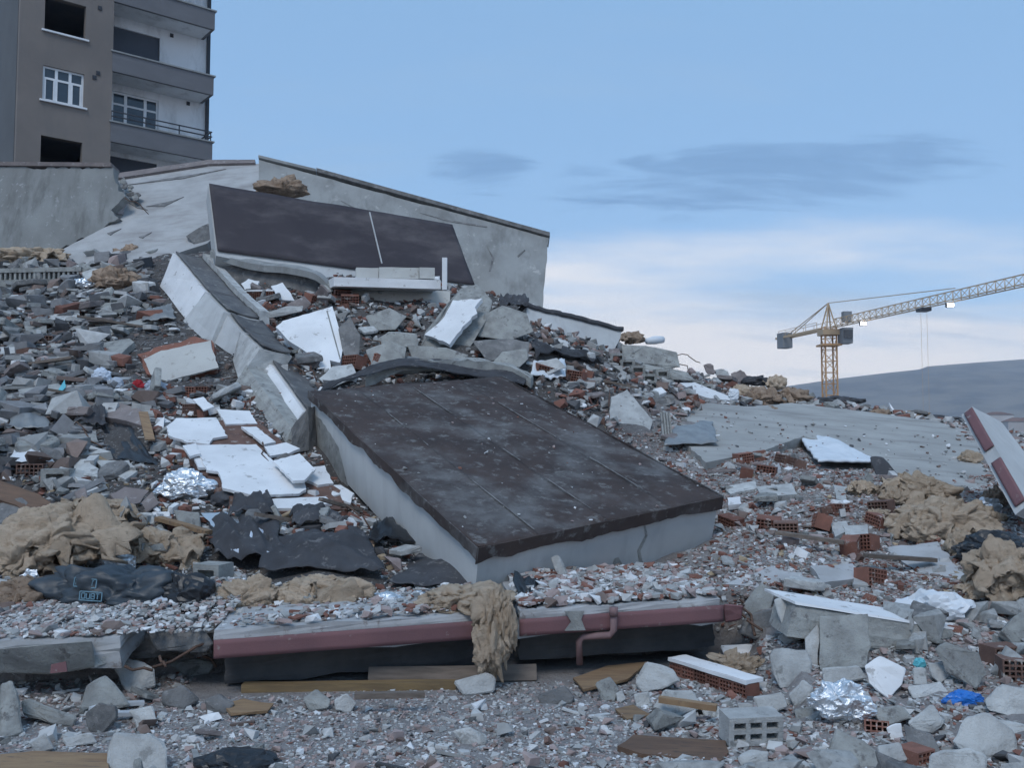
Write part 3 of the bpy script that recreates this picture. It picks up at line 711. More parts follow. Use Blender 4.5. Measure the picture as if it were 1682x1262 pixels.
# rounded concrete strip slumped under the upper membrane
def strip(name, pts, wv, m, label, cat, thick=.1, n=24, parent=None, amp=.02):
    P = [Vector(p) for p in pts]; V = []; Fc = []
    for i in range(n + 1):
        f = i / n * (len(P) - 1); k = min(int(f), len(P) - 2); a = f - k
        p0 = P[max(k-1, 0)]; p1 = P[k]; p2 = P[k+1]; p3 = P[min(k+2, len(P)-1)]
        c = .5 * ((2*p1) + (p2 - p0)*a + (2*p0 - 5*p1 + 4*p2 - p3)*a*a + (3*p1 - p0 - 3*p2 + p3)*a*a*a)
        for s in range(5):
            q = c + wv * (s / 4) + Vector((0, 0, amp * noise.fractal(c * 2 + wv * s, 1, 2, 3))); V.append(q)
    for i in range(n):
        for s in range(4):
            k = i * 5 + s; Fc.append((k, k + 1, k + 6, k + 5))
    N0 = len(V); dn = Vector((0, .15, -1)).normalized() * thick
    V2 = [v + dn for v in V]; Fc += [tuple(N0 + i for i in q[::-1]) for q in list(Fc)]
    rim = [i * 5 for i in range(n + 1)] + [n * 5 + s for s in range(1, 5)] + [i * 5 + 4 for i in range(n - 1, -1, -1)] + [3, 2, 1]
    Fc += [(rim[i], N0 + rim[i], N0 + rim[(i+1) % len(rim)], rim[(i+1) % len(rim)]) for i in range(len(rim))]
    return tag(obj(name, V + V2, Fc, m, parent), label, cat)
t = thing('curb_strip', 'long bent pale concrete curb along the foot of the upper brown membrane', 'curb', pt(450, 470, 19.4))
strip('curb', [pt(345, 412, 19.7), pt(380, 424, 19.6), (pt(430, 435, 19.5)), pt(490, 442, 19.3), pt(525, 455, 19.1), pt(545, 478, 19)], Vector((.0, .25, .12)), WALLG, None, None, .14, parent=t)
plate('curb_face', [(352, 424), (400, 440), (490, 450), (528, 462), (545, 500), (470, 492), (390, 470)], plane3(pt(352, 424, 19.9), pt(540, 470, 19.4), pt(400, 480, 19.6)), .2, DARKC, t, .03)

# the broken beam that runs down from upper left to the roof slab
t = thing('broken_beam', 'long broken parapet beam with white render, running down to the roof slab corner', 'beam', pt(400, 640, 15))
def beam(top, bot, w, m, name='beam_piece', cuts=3, amp=.015, gut=None, up_=0):
    """top/bot: pixel+distance of the near upper and lower edges, w: vector across the top"""
    ys = [hit(q[0], q[1] + 3).y for q in bot]
    a, b = [pt(top[i][0], top[i][1], ys[i] + .12) for i in (0, 1)]; c, d = [pt(bot[i][0], bot[i][1], ys[i]) for i in (0, 1)]
    z_ = Vector((0, 0, .075))
    if gut: sheet('gutter_membrane', a + w * .1 + z_, b + w * .1 + z_, a + w + z_, b + w + z_, 20, 8, gut, .03, lambda x, y, p: Vector((0, 0, .02 * noise.fractal(p * 3, 1, 2, 3) - .03 * math.sin(math.pi * y))), t)
    if up_:
        q = Vector((.16, .10, -.03)); e = Vector((0, 0, up_))
        box8('upstand', [a + w - e, b + w - e, b + w + q - e, a + w + q - e], [a + w + e, b + w + e, b + w + q + e, a + w + q + e], PALEC, t, 3, .012)
    return box8(name, [c, d, d + w, c + w], [a, b, b + w, a + w], m, t, cuts, amp)
wv = Vector((.55, .35, -.12))
beam([(284, 416, 20.4), (337, 480, 18.8)], [(263, 470, 20.2), (306, 525, 18.7)], wv, WHITE, gut=DFELT, up_=.2)
beam([(338, 481, 18.7), (368, 512, 17.9)], [(300, 528, 18.5), (345, 566, 17.7)], wv, BODYP, gut=DFELT, up_=.2)
beam([(369, 513, 17.8), (394, 545, 17)], [(347, 560, 17.6), (384, 585, 16.9)], wv, BODYP, gut=DFELT)
wv = Vector((.45, .3, -.1))
beam([(397, 546, 16.9), (427, 573, 16.2)], [(382, 590, 16.8), (392, 625, 16.0)], wv, PALEC, gut=DFELT)
beam([(426, 574, 16.2), (498, 676, 13.6)], [(405, 598, 16.1), (478, 705, 13.5)], wv, WHITE, gut=DFELT)
beam([(404, 600, 16.15), (479, 704, 13.55)], [(387, 628, 16.1), (470, 728, 13.5)], wv * .8, GREY)
beam([(478, 704, 13.6), (507, 668, 13.4)], [(480, 745, 13.4), (507, 740, 13.2)], Vector((.1, .35, 0)), DARKC)
# sloping floor slab on the right and the upright red-edged fragment
px = [(1075, 690), (1130, 660), (1230, 668), (1300, 662), (1420, 676), (1540, 692), (1605, 712), (1625, 802), (1560, 812), (1470, 782), (1440, 752), (1320, 716), (1250, 742), (1160, 760)]
cu_, cv_ = cen(px); KEEP.append([(cu_ + (a - cu_) * .86, cv_ + (b - cv_) * .82) for a, b in px])
P = [hit(*q) for q in ((1150, 690), (1560, 720), (1480, 785))]
plR = plane3(*[p + Vector((0, 0, .06)) for p in P])
slabR = plate('sloping_slab', px, plR, .22, SCREED, None, .06, .15)
tag(slabR, 'wide grey dusty floor slab sloping down the right side of the heap', 'slab')
t = thing('slab_fragment', 'upturned slab fragment with dull red painted edge at the right border', 'slab', pt(1640, 850, 10.6))
a, b = pt(1597, 668, 11.6), pt(1690, 830, 9.9); a2, b2 = pt(1579, 682, 11.7), pt(1668, 846, 10.0)
q = (b - a).normalized(); w = Vector((.75, .62, -.22))
box8('slab_body', [a2, b2, b2 + w * 1.6, a2 + w * .9], [a, b, b + w * 1.6, a + w * .9], BODYP, t, 3, .01)
nf = (b - a).cross(a2 - a).normalized(); nf = nf if nf.y < 0 else -nf
for f0, f1 in ((.02, .44), (.56, .96)):
    sheet('red_fascia', a.lerp(b, f0) + nf * .012, a.lerp(b, f1) + nf * .012, a2.lerp(b2, f0) * .75 + a.lerp(b, f0) * .25 + nf * .012, a2.lerp(b2, f1) * .75 + a.lerp(b, f1) * .25 + nf * .012, 24, 4, REDP, .015, lambda x, y, p: nf * noise.noise(p * 6) * .005, t)

# ------------------------------------------------------------------ tower crane
def crane():
    Yc = 125.0; base = pt(1364.5, 700, Yc); base.z = -1.5
    YEL = mat('crane_orange', (.52,.30,.15), (.45,.26,.13), .3, .6, 0, 1, vary=0); GRYC = mat('crane_orange_grey', (.50,.36,.23), (.43,.31,.2), .3, .6, 0, 1, vary=0)
    t = thing('tower_crane', 'tall yellow lattice tower crane standing beyond the right ridge', 'crane', base)
    zt = pt(1364, 538, Yc).z; h = .78; x, y = base.x, base.y
    ch = [(x-h, y-h), (x+h, y-h), (x+h, y+h), (x-h, y+h)]
    segs = []; n = int((zt - base.z) / 1.5); dz = (zt - base.z) / n
    for i in range(n):
        z0 = base.z + i * dz; z1 = z0 + dz
        for k in range(4):
            p, q = ch[k], ch[(k+1) % 4]
            segs.append(((p[0], p[1], z1), (q[0], q[1], z1)))
            segs.append(((p[0], p[1], z0), (q[0], q[1], z1)) if i % 2 else ((q[0], q[1], z0), (p[0], p[1], z1)))
    bars('mast_bracing', segs, YEL, t, .075)
    for p in ch: bar('mast_leg', (p[0], p[1], base.z), (p[0], p[1], zt), .18, .18, YEL, t, Vector((0, 1, 0)))
    box8('slewing_platform', *aabox(x - 1.35, x + 1.35, y - 1.35, y + 1.35, zt - 2.6, zt - 2.35), YEL, t)
    box8('slewing_ring', *aabox(x - 1.2, x + 1.2, y - 1.2, y + 1.2, zt - 1.1, zt - .35), GRYC, t)
    jd = Vector((7.0, -35, 0)).normalized(); js = Vector((-jd.y, jd.x, 0)); o = Vector((x, y, zt - .1))
    # jib: triangular lattice
    L = 58.0; hj = 1.08; wj = .6; ns = 44; segs = []
    for i in range(ns):
        a = o + jd * (1.2 + L * i / ns); b = o + jd * (1.2 + L * (i+1) / ns); up = Vector((0, 0, hj)); mid = (a + b) / 2
        for s in (-1, 1):
            segs += [(a + js * wj * s, mid + up), (mid + up, b + js * wj * s)]
        segs += [(a + js * wj, b - js * wj), (a - js * wj, a + js * wj)]
    bars('jib_bracing', segs, GRYC, t, .055)
    for s in (-1, 1): bar('jib_chord', o + jd * 1.2 + js * wj * s, o + jd * (1.2 + L) + js * wj * s, .10, .10, GRYC, t)
    bar('jib_chord', o + jd * 1.5 + Vector((0,0,hj)), o + jd * (1.2 + L) + Vector((0,0,hj)), .11, .11, GRYC, t)
    # counter-jib, ballast, head, ties
    for s in (-1, 1): bar('counter_jib', o - jd * 1.2 + js * .6 * s, o - jd * 14 + js * .6 * s, .22, .3, GRYC, t)
    bars('guard_rail', [(o - jd * 2 + js * .65 * s + Vector((0, 0, 1.0)), o - jd * 13 + js * .65 * s + Vector((0, 0, 1.0))) for s in (-1, 1)] +
         [(o - jd * k + js * .65 * s, o - jd * k + js * .65 * s + Vector((0, 0, 1.0))) for s in (-1, 1) for k in (2, 5, 8, 11, 13)], GRYC, t, .06)
    BAL = mat('ballast_concrete', (.24,.25,.26), (.2,.21,.22), .5, .9, 0, 1, vary=0)
    for k in range(3):
        c = o - jd * (11.8 + k * .62); e = js * .78; f = jd * .29
        box8('ballast_block', [c - e - f + Vector((0,0,-1.6)), c + e - f + Vector((0,0,-1.6)), c + e + f + Vector((0,0,-1.6)), c - e + f + Vector((0,0,-1.6))], [c - e - f + Vector((0,0,.7)), c + e - f + Vector((0,0,.7)), c + e + f + Vector((0,0,.7)), c - e + f + Vector((0,0,.7))], BAL, t)
    top = Vector((x, y, pt(1366, 498, Yc).z))
    for s in (-1, 1):
        bar('tower_head', o + js * .7 * s + jd * .7, top, .16, .16, GRYC, t); bar('tower_head', o + js * .7 * s - jd * .7, top, .16, .16, GRYC, t)
    for f in (.25, .5, .75): bar('head_brace', o.lerp(top, f) + js * .7 * (1 - f), o.lerp(top, f) - js * .7 * (1 - f), .1, .1, GRYC, t)
    bars('tie_bar', [(top, o - jd * 11.5 + js * .4 * s) for s in (-1, 1)] + [(top, o + jd * 26 + Vector((0, 0, hj + .25)))], GRYC, t, .09)
    # cab, winch cabinet, trolley, ropes, lamps
    c = o + jd * 1.6 + js * 1.5
    cab = box8('cab', [c + Vector(q) for q in ((-.7,-.9,-2.3),(.7,-.9,-2.3),(.7,.9,-2.3),(-.7,.9,-2.3))], [c + Vector(q) for q in ((-.7,-1.1,-.2),(.7,-1.1,-.2),(.7,.9,-.2),(-.7,.9,-.2))], BAL, t)
    w0 = c + Vector((0, -1.12, 0)); box8('cab_window', [w0 + Vector(q) for q in ((-.6,-.02,-1.6),(.6,-.02,-1.6),(.6,.06,-1.6),(-.6,.06,-1.6))], [w0 + Vector(q) for q in ((-.6,-.06,-.5),(.6,-.06,-.5),(.6,.06,-.5),(-.6,.06,-.5))], GLASS, cab)
    box8('winch_cabinet', [c + Vector(q) for q in ((-.3,-.5,.7),(.8,-.5,.7),(.8,.5,.7),(-.3,.5,.7))], [c + Vector(q) for q in ((-.3,-.5,2.1),(.8,-.5,2.1),(.8,.5,2.1),(-.3,.5,2.1))], BAL, t)
    tr = o + jd * 20.5
    box8('trolley', [tr + Vector(q) for q in ((-.6,-.7,-.5),(.6,-.7,-.5),(.6,.7,-.5),(-.6,.7,-.5))], [tr + Vector(q) for q in ((-.6,-.7,-.12),(.6,-.7,-.12),(.6,.7,-.12),(-.6,.7,-.12))], DARKST, t)
    bars('hoist_rope', [(tr + Vector((s, 0, -.7)), tr + Vector((s, 0, -13.5))) for s in (-.35, .35)], GRYC, t, .022)
    LMP = bpy.data.materials.new('lit_lamp'); LMP.use_nodes = True; e = LMP.node_tree.nodes['Principled BSDF']; e.inputs['Emission Color'].default_value = (1, .97, .9, 1); e.inputs['Emission Strength'].default_value = 14
    for k in (8.2, 18.2 + 6.8, 37.5):
        c = o + jd * k - Vector((0, 0, .35)); l = box8('floodlight', *aabox(c.x - .4, c.x + .4, c.y - .2, c.y + .2, c.z - .3, c.z + .2), DARKST, t)
        box8('lamp_glass', *aabox(c.x - .33, c.x + .33, c.y - .26, c.y - .205, c.z - .24, c.z + .14), LMP, l)
crane()
# distant town blocks on the plain
TOWN = mat('distant_render', (.42,.40,.39), (.36,.34,.33), .1, .95, 0, 1, vary=.25); TROOF = mat('distant_roof', (.2,.13,.11), None, .1, .95, 0, 1)
rr = random.Random(5)
for k in range(9):
    u = 1632 + k * 9 + rr.uniform(-3, 3); Y = rr.uniform(420, 760); c = pt(u, 720, Y); w = rr.uniform(5, 9); dd = rr.uniform(5, 8); hh = rr.uniform(17, 26); gz = -.03 - min(max(Y - 45, 0), 400) * .02 - .5
    t = thing('apartment_block', 'tiny pale hazy apartment block behind the red-edged fragment, %s from the left' % ('first', 'second', 'third', 'fourth', 'fifth', 'sixth', 'seventh', 'eighth', 'ninth')[k], 'building', (c.x, c.y, gz), 'far town blocks on the plain')
    a = rr.uniform(-.5, .5); ca, sa = math.cos(a), math.sin(a)
    def rot(x, y, z): return (c.x + x * ca - y * sa, c.y + x * sa + y * ca, z)
    box8('walls', [rot(-w,-dd,gz), rot(w,-dd,gz), rot(w,dd,gz), rot(-w,dd,gz)], [rot(-w,-dd,gz+hh), rot(w,-dd,gz+hh), rot(w,dd,gz+hh), rot(-w,dd,gz+hh)], TOWN, t)
    r1 = gz + hh + .01; box8('roof', [rot(-w-.4,-dd-.4,r1), rot(w+.4,-dd-.4,r1), rot(w+.4,dd+.4,r1), rot(-w-.4,dd+.4,r1)], [rot(-w*.3,-.5,r1+2), rot(w*.3,-.5,r1+2), rot(w*.3,.5,r1+2), rot(-w*.3,.5,r1+2)], TROOF, t)
# ------------------------------------------------------------------ debris builders
def hollow_mesh(name, w, h, d, nx, nz, rim, web, deep, m, both=True):
    """A hollow block: cells pressed into its two ends, standing on its base."""
    V = []; Fc = []
    def q(*c):
        k = len(V); V.extend(c); Fc.append(tuple(range(k, k + len(c))))
    cw = (w - 2*rim - (nx-1)*web) / nx; chh = (h - 2*rim - (nz-1)*web) / nz
    xs = [-w/2]; 
    for i in range(nx): xs += [-w/2 + rim + i*(cw+web), -w/2 + rim + i*(cw+web) + cw]
    xs.append(w/2); zs = [0]
    for i in range(nz): zs += [rim + i*(chh+web), rim + i*(chh+web) + chh]
    zs.append(h)
    for s in ((-1, 1) if both else (-1,)):
        y = s * d/2; yi = y - s * deep
        for i in range(len(xs)-1):
            for j in range(len(zs)-1):
                a, b, c, e = xs[i], xs[i+1], zs[j], zs[j+1]
                if i % 2 and j % 2:
                    q((a,y,c),(a,y,e),(a,yi,e),(a,yi,c)); q((b,y,c),(b,yi,c),(b,yi,e),(b,y,e)); q((a,y,c),(a,yi,c),(b,yi,c),(b,y,c)); q((a,y,e),(b,y,e),(b,yi,e),(a,yi,e))
                    q((a,yi,c),(b,yi,c),(b,yi,e),(a,yi,e))
                else: q((a,y,c),(b,y,c),(b,y,e),(a,y,e))
    if not both: q((-w/2,d/2,0),(w/2,d/2,0),(w/2,d/2,h),(-w/2,d/2,h))
    q((-w/2,-d/2,0),(w/2,-d/2,0),(w/2,d/2,0),(-w/2,d/2,0)); q((-w/2,-d/2,h),(w/2,-d/2,h),(w/2,d/2,h),(-w/2,d/2,h))
    q((-w/2,-d/2,0),(-w/2,d/2,0),(-w/2,d/2,h),(-w/2,-d/2,h)); q((w/2,-d/2,0),(w/2,d/2,0),(w/2,d/2,h),(w/2,-d/2,h))
    me = mesh_from(name, V, Fc, m)
    bm = bmesh.new(); bm.from_mesh(me); bmesh.ops.remove_doubles(bm, verts=bm.verts[:], dist=1e-5); bmesh.ops.recalc_face_normals(bm, faces=bm.faces[:]); bm.to_mesh(me); bm.free()
    return me
HBK = hollow_mesh('hollow_brick', .29, .19, .19, 6, 4, .014, .012, .09, BRICK)
HBB = hollow_mesh('hollow_brick_brown', .29, .19, .19, 6, 4, .014, .012, .09, BROWNB)
HBS = hollow_mesh('small_hollow_brick', .19, .135, .19, 4, 3, .014, .012, .09, BRICK)
CB = hollow_mesh('concrete_block', .38, .19, .19, 3, 2, .035, .03, .09, PALEC)
JB = hollow_mesh('joist_block', .30, .20, .25, 1, 1, .055, .04, .12, GREY)
def rotm(yaw=0, pitch=0, roll=0, n=None):
    M = Matrix.Rotation(yaw, 3, 'Z') @ Matrix.Rotation(pitch, 3, 'X') @ Matrix.Rotation(roll, 3, 'Y')
    if n is not None: M = Vector((0, 0, 1)).rotation_difference(n).to_matrix() @ M
    return M
def put(name, me, p, M, label, cat, scale=1.0, group=None, parent=None):
    o = bpy.data.objects.new(name, me); COL.objects.link(o)
    o.matrix_world = Matrix.Translation(p) @ M.to_4x4() @ Matrix.Scale(scale, 4)
    if parent is not None:
        loc = o.location.copy(); o.parent = parent; o.location = loc - wloc(parent)
    return tag(o, label, cat, group)
def brick(u, v, me, yaw, label, pitch=0, roll=0, scale=1.0, sink=.03, name='hollow_brick', cat='brick', up=0.0):
    p = hit(u, v); return put(name, me, p + Vector((0, 0, up - sink)), rotm(R(yaw), R(pitch), R(roll)), label, cat, scale)
def lumps(c, r, seed, lev, fold, fine, facet=False, squash=.35, axis=None):
    bm = bmesh.new(); bmesh.ops.create_icosphere(bm, subdivisions=lev, radius=1.0)
    o = Vector((seed * 3.7, seed * 1.9, seed * 5.1)); rm = (r[0] + r[1] + r[2]) / 3; ax = axis or Vector((1.0, 1.0, 1.0))
    for v in bm.verts:
        p = v.co.copy(); q = Vector((p.x * r[0] * ax.x, p.y * r[1] * ax.y, p.z * r[2] * ax.z)) / rm
        a = noise.fractal(q * .9 + o, 1, 2, 2) * .55
        qw = q + noise.noise_vector(q * 1.1 + o) * .5
        b = (abs(noise.noise(qw * 1.7 + o * 2)) * 2.2 - .5) * fold * 1.5 + (abs(noise.noise(Vector((qw.x * 3.6, qw.y * 3.6, qw.z * 2.4)) + o)) * 2 - .5) * fold * .8 + (abs(noise.noise(qw * 8 + o)) * 2 - .4) * fold * .35
        d = noise.fractal(q * 8 + o, .8, 2, 3) * fine
        if facet:
            b = (1 - abs(noise.noise(q * 1.3 + o * 2)) * 2.4) * fold * .9 + (1 - abs(noise.noise(q * 3.1 + o)) * 2.4) * fold * .5 + (1 - abs(noise.noise(q * 6.5 + o)) * 2.4) * fold * .25
        k = 1 + a * .5 + b + d
        p = p * k + noise.noise_vector(q * 1.6 + o) * .2 + noise.noise_vector(q * 3.4 + o) * .09
        if p.z < 0: p.z *= squash + .3
        v.co = Vector((p.x * r[0], p.y * r[1], p.z * r[2])) + c
    return bm
def wool(u0, v0, u1, v1, label, m=None, seed=0, lev=5, cat='insulation', name='insulation_clump', depth=.55, fold=.165, extra=(), dy=0.0):
    bmA = None
    for (a0, b0, a1, b1) in [(u0, v0, u1, v1)] + list(extra):
        uc, vc = (a0 + a1) / 2, (b0 + b1) / 2; Y = hit(uc, b1 - (b1 - b0) * .12).y + dy; s = Y / F
        if lev == 5 and (a1 - a0) > 95: lv = 6
        else: lv = lev
        r = ((a1 - a0) / 2 * s * .92, max((a1 - a0) * depth / 2, (b1 - b0) * .4) * s, (b1 - b0) / 2 * s * 1.02)
        bm = lumps(pt(uc, vc, Y + r[1] * .45), r, seed + a0 * .01, lv, fold, .05, axis=Vector((1, 1.4, 1)))
        if bmA is None: bmA = bm
        else:
            me = bpy.data.meshes.new('tmp'); bm.to_mesh(me); bm.free(); bmA.from_mesh(me); bpy.data.meshes.remove(me)
    o = tag(bm_obj(name, bmA, m or WOOL, None, True), label, cat)
    if (m or WOOL) in (WOOL, WOOLD):
        rr_ = random.Random(int(u0 * 7 + v0)); c = pt((u0 + u1) / 2, (v0 + v1) / 2, hit((u0 + u1) / 2, v1 - (v1 - v0) * .12).y + dy); s = c.y / F; w = (u1 - u0) * s / 2; h = (v1 - v0) * s / 2
        for k in range(6 if u1 - u0 > 90 else 3):
            torn_layer(o, c + Vector((rr_.uniform(-.8, .8) * w, rr_.uniform(-.25, .25) * w, rr_.uniform(-.3, .75) * h)), min(w, .55) * rr_.uniform(.35, .75), rr_, m or WOOL)
    return o
def torn_layer(par, c, r, g, m):
    """A thin torn sheet of fibre lying on a clump, edges frayed and curled."""
    n = 14; yaw = g.uniform(-.7, .7); up = Vector((g.uniform(-.35, .35), -g.uniform(.1, .9), 1)).normalized(); X = Vector((math.cos(yaw), math.sin(yaw), g.uniform(-.2, .2))); X = (X - up * X.dot(up)).normalized(); Y_ = up.cross(X)
    o = Vector((g.random() * 40, g.random() * 40, 2))
    def f(x, y, p):
        e = min(x, 1 - x, y, 1 - y); q = Vector((x * 2.4, y * 2.4, 0)) + o
        d = up * ((abs(noise.noise(q)) * 2 - .5) * r * .45 + noise.noise(q * 3.3) * r * .12 - (abs(x - .5) + abs(y - .5)) ** 2 * r * .7)
        if e < .03: d += (X * noise.noise(q * 7) + Y_ * noise.noise(q * 7 + Vector((9, 0, 0)))) * r * .5 + up * noise.noise(q * 9) * r * .2
        return d + noise.noise_vector(q * 2) * r * .16
    A = c - X * r - Y_ * r * .7; B = c + X * r - Y_ * r * .7; C2 = c - X * r + Y_ * r * .7; D2 = c + X * r + Y_ * r * .7
    sheet('insulation_layer', A, B, C2, D2, n, n, m, min(.03, r * .1), f, par)
def foil(u0, v0, u1, v1, label, m=None, seed=0, name='foil_sheet', cat='foil', lev=4, fold=.22):
    uc, vc = (u0 + u1) / 2, (v0 + v1) / 2; Y = hit(uc, v1 - (v1 - v0) * .1).y; s = Y / F
    r = ((u1 - u0) / 2 * s * .9, (u1 - u0) * .28 * s, (v1 - v0) / 2 * s * .9)
    return tag(bm_obj(name, lumps(pt(uc, vc, Y + r[1] * .4), r, seed + u0 * .013, lev, fold, .06, True), m or FOIL, None, False), label, cat)
def felt(px4, label, m=None, amp=.05, lift=.05, n=26, name='roofing_felt', cat='roofing felt', seed=0, hump=0.0, thick=.008, fr=2.2, Y=None):
    """A crumpled sheet thrown over the heap; px4 = far-left, far-right, near-left, near-right corners."""
    if Y is None: Pc = [hit(*q) + Vector((0, 0, lift)) for q in px4]
    else: Pc = [pt(q[0], q[1], y) for q, y in zip(px4, Y)]
    KEEP.append([px4[0], px4[1], px4[3], px4[2]])
    o = Vector((seed * 2.3 + 5, seed, 1))
    def f(x, y, p):
        e = min(x, 1 - x, y, 1 - y)
        w = noise.fractal(Vector((x * fr * 1.6, y * fr, 0)) + o, 1, 2, 3) * amp + (1 - abs(noise.noise(Vector((x * fr * 2.2 + y * 2, y * fr * .7, 4)) + o)) * 2) * amp * .7
        r = noise.noise_vector(p * 3 + o) * .06 * (1 if e < .02 else .3)
        return Vector((r.x, r.y, w + hump * math.sin(math.pi * x) * math.sin(math.pi * y)))
    return tag(sheet(name, Pc[2], Pc[3], Pc[0], Pc[1], n, n, m or FELT, thick, f), label, cat)
def board(u, v, L, w, th, yaw, label, m=None, tilt=0, up=.02, name='wooden_board', cat='board', roll=0):
    p = hit(u, v) + Vector((0, 0, up)); M = rotm(R(yaw), 0, 0, None) @ Matrix.Rotation(R(tilt), 3, 'Y') @ Matrix.Rotation(R(roll), 3, 'X')
    bm = bmesh.new(); bmesh.ops.create_cube(bm, size=1)
    for q in bm.verts: q.co = Vector((q.co.x * L, q.co.y * w, q.co.z * th))
    roughen(bm, 4, th * .12, 5)
    for q in bm.verts: q.co = M @ q.co + p
    return tag(bm_obj(name, bm, m or PLY), label, cat)

# ------------------------------------------------------------------ foreground boulders, right
C_ = 'concrete chunk'; FRL = [
 ([(1345,1012),(1427,1008),(1430,1060),(1425,1098),(1345,1102)], .16, GREY, 'upright grey square block leaning on the white-topped beam'),
 ([(1322,1050),(1345,1022),(1344,1098),(1330,1096),(1323,1075)], .1, PALEC, 'thin pale sliver standing left of the upright grey block'),
 ([(1265,1074),(1275,1066),(1325,1068),(1333,1090),(1334,1124),(1282,1134),(1268,1108)], .22, PALEC, 'rounded pale boulder left of the upright grey block'),
 ([(1420,1094),(1446,1076),(1488,1099),(1481,1129),(1459,1149),(1427,1124)], .12, WHITE, 'flat six-sided white concrete slab right above the crumpled foil'),
 ([(1534,1065),(1554,1056),(1608,1073),(1622,1109),(1603,1133),(1554,1104)], .12, GREY, 'big rounded grey slab tilted near the right border'),
 ([(1525,1089),(1554,1087),(1563,1109),(1544,1126),(1530,1112)], .12, PALEC, 'small pale chunk left of the big rounded grey slab'),
 ([(1615,1150),(1642,1126),(1690,1131),(1690,1190),(1652,1180),(1622,1168)], .25, PALEC, 'pale greenish boulder cut by the right border, beside the blue bag'),
 ([(1564,1221),(1583,1177),(1622,1170),(1666,1202),(1673,1238),(1622,1246),(1580,1240)], .3, PALEC, 'largest faceted pale boulder in the bottom right corner'),
 ([(1490,1187),(1530,1157),(1553,1187),(1530,1208),(1500,1200)], .2, PALEC, 'lavender-grey peaked chunk above the dark flat slab'),
 ([(1483,1190),(1530,1208),(1546,1240),(1520,1243),(1490,1222)], .14, DARKC, 'dark flat slab under the lavender-grey peaked chunk'),
 ([(1527,1240),(1593,1228),(1622,1241),(1618,1285),(1524,1285)], .3, PALEC, 'pale flat-topped block cut by the bottom border at right'),
 ([(1358,1240),(1373,1197),(1422,1219),(1473,1262),(1358,1264)], .3, GREY, 'long wedge-shaped grey chunk at the bottom, below the foil'),
 ([(1212,1243),(1231,1231),(1263,1235),(1262,1256),(1217,1260)], .14, PALEC, 'smooth round stone below the hollow concrete block'),
 ([(1041,1124),(1060,1087),(1104,1097),(1118,1119),(1085,1133),(1055,1140)], .2, PALEC, 'pale angular boulder left end of the brick chunk'),
 ([(1070,1163),(1090,1133),(1139,1136),(1154,1163),(1114,1180)], .22, PALEC, 'pale fan-shaped boulder below the brick chunk'),
 ([(977,1124),(1002,1112),(1017,1133),(1011,1155),(987,1150)], .14, GREY, 'grey boulder right of the dark chunk on the gravel'),
 ([(1011,1140),(1022,1135),(1028,1150),(1016,1158)], .08, PALEC, 'small pale stone beside the grey boulder'),
 ([(1040,1140),(1065,1138),(1070,1158),(1046,1166)], .12, PALEC, 'pale cube-like stone between two boulders on the gravel'),
 ([(1148,1158),(1183,1162),(1184,1180),(1160,1182)], .12, PALEC, 'pale stone left of the grey wedge stones'),
 ([(1209,1154),(1236,1158),(1242,1173),(1217,1179)], .12, PALEC, 'pale stone above the hollow concrete block'),
 ([(1236,1145),(1285,1136),(1294,1163),(1251,1181)], .18, PALEC, 'pale five-sided boulder left of the foil'),
 ([(1295,1143),(1319,1117),(1337,1129),(1330,1155),(1305,1167)], .16, PALEC, 'pale pointed boulder touching the foil from the left'),
 ([(1349,1099),(1412,1092),(1428,1116),(1354,1126)], .18, PALEC, 'wide flat pale stone just above the foil'),
 ([(1407,1143),(1427,1136),(1440,1168),(1410,1177)], .12, PALEC, 'pale stone touching the foil from the right'),
 ([(1302,1166),(1338,1160),(1340,1182),(1310,1186)], .14, GREY, 'low grey stone under the pointed boulder'),
 ([(880,1143),(928,1127),(948,1148),(935,1158),(889,1160)], .2, DARKC, 'dark brown-grey wedge chunk on the gravel below the downpipe'),
 ([(745,1120),(800,1104),(816,1114),(812,1138),(762,1144)], .2, PALEC, 'whitish boulder on the end of the long grey plank'),
 ([(497,1146),(520,1134),(545,1150),(540,1166),(510,1170)], .16, GREY, 'grey boulder below the left end of the planks'),
 ([(548,1150),(570,1140),(588,1156),(575,1172),(550,1168)], .14, PALEC, 'pale boulder beside the grey one below the planks'),
 ([(742,1200),(770,1196),(801,1206),(798,1224),(760,1228)], .16, PALEC, 'pale stone alone on the open gravel'),
 ([(1275,1046),(1329,1030),(1342,1041),(1290,1061)], .16, PALEC, 'pale flat stone left of the white-topped beam end'),
 ([(1217,997),(1251,957),(1276,972),(1262,1010),(1230,1010)], .16, GREY, 'grey shard rising at the right end of the red-edged slab'),
 ([(1225,1010),(1270,1000),(1290,1040),(1240,1050),(1212,1040)], .3, DARKC, 'dark chunk beneath the grey shard at the slab end'),
 ([(1430,1165),(1480,1160),(1500,1180),(1450,1196)], .16, GREY, 'grey stone between the foil and the lavender chunk'),
 ([(1455,1196),(1480,1188),(1484,1212),(1462,1218)], .1, WHITE, 'small white block beside the red brick at bottom right'),
 ([(1440,1225),(1478,1220),(1492,1250),(1460,1262),(1442,1250)], .16, PALEC, 'pale chunk with a hollow next to the red brick'),
 ([(1500,1100),(1520,1098),(1524,1126),(1502,1130)], .1, PALEC, 'small pale block between white slab and big grey slab'),
 ([(1490,1128),(1545,1120),(1560,1140),(1500,1150)], .14, PALEC, 'flat pale stones left of the blue bag'),
 ([(1600,1190),(1640,1182),(1690,1192),(1690,1215),(1640,1210)], .2, PALEC, 'pale block behind the largest faceted boulder'),
 ([(1183,1062),(1251,1058),(1240,1080),(1190,1078)], .15, WHITE, 'white broken strip behind the brick chunk'),
]
KEEPBIG = []
KEEP.extend(f[0] for f in FRL)
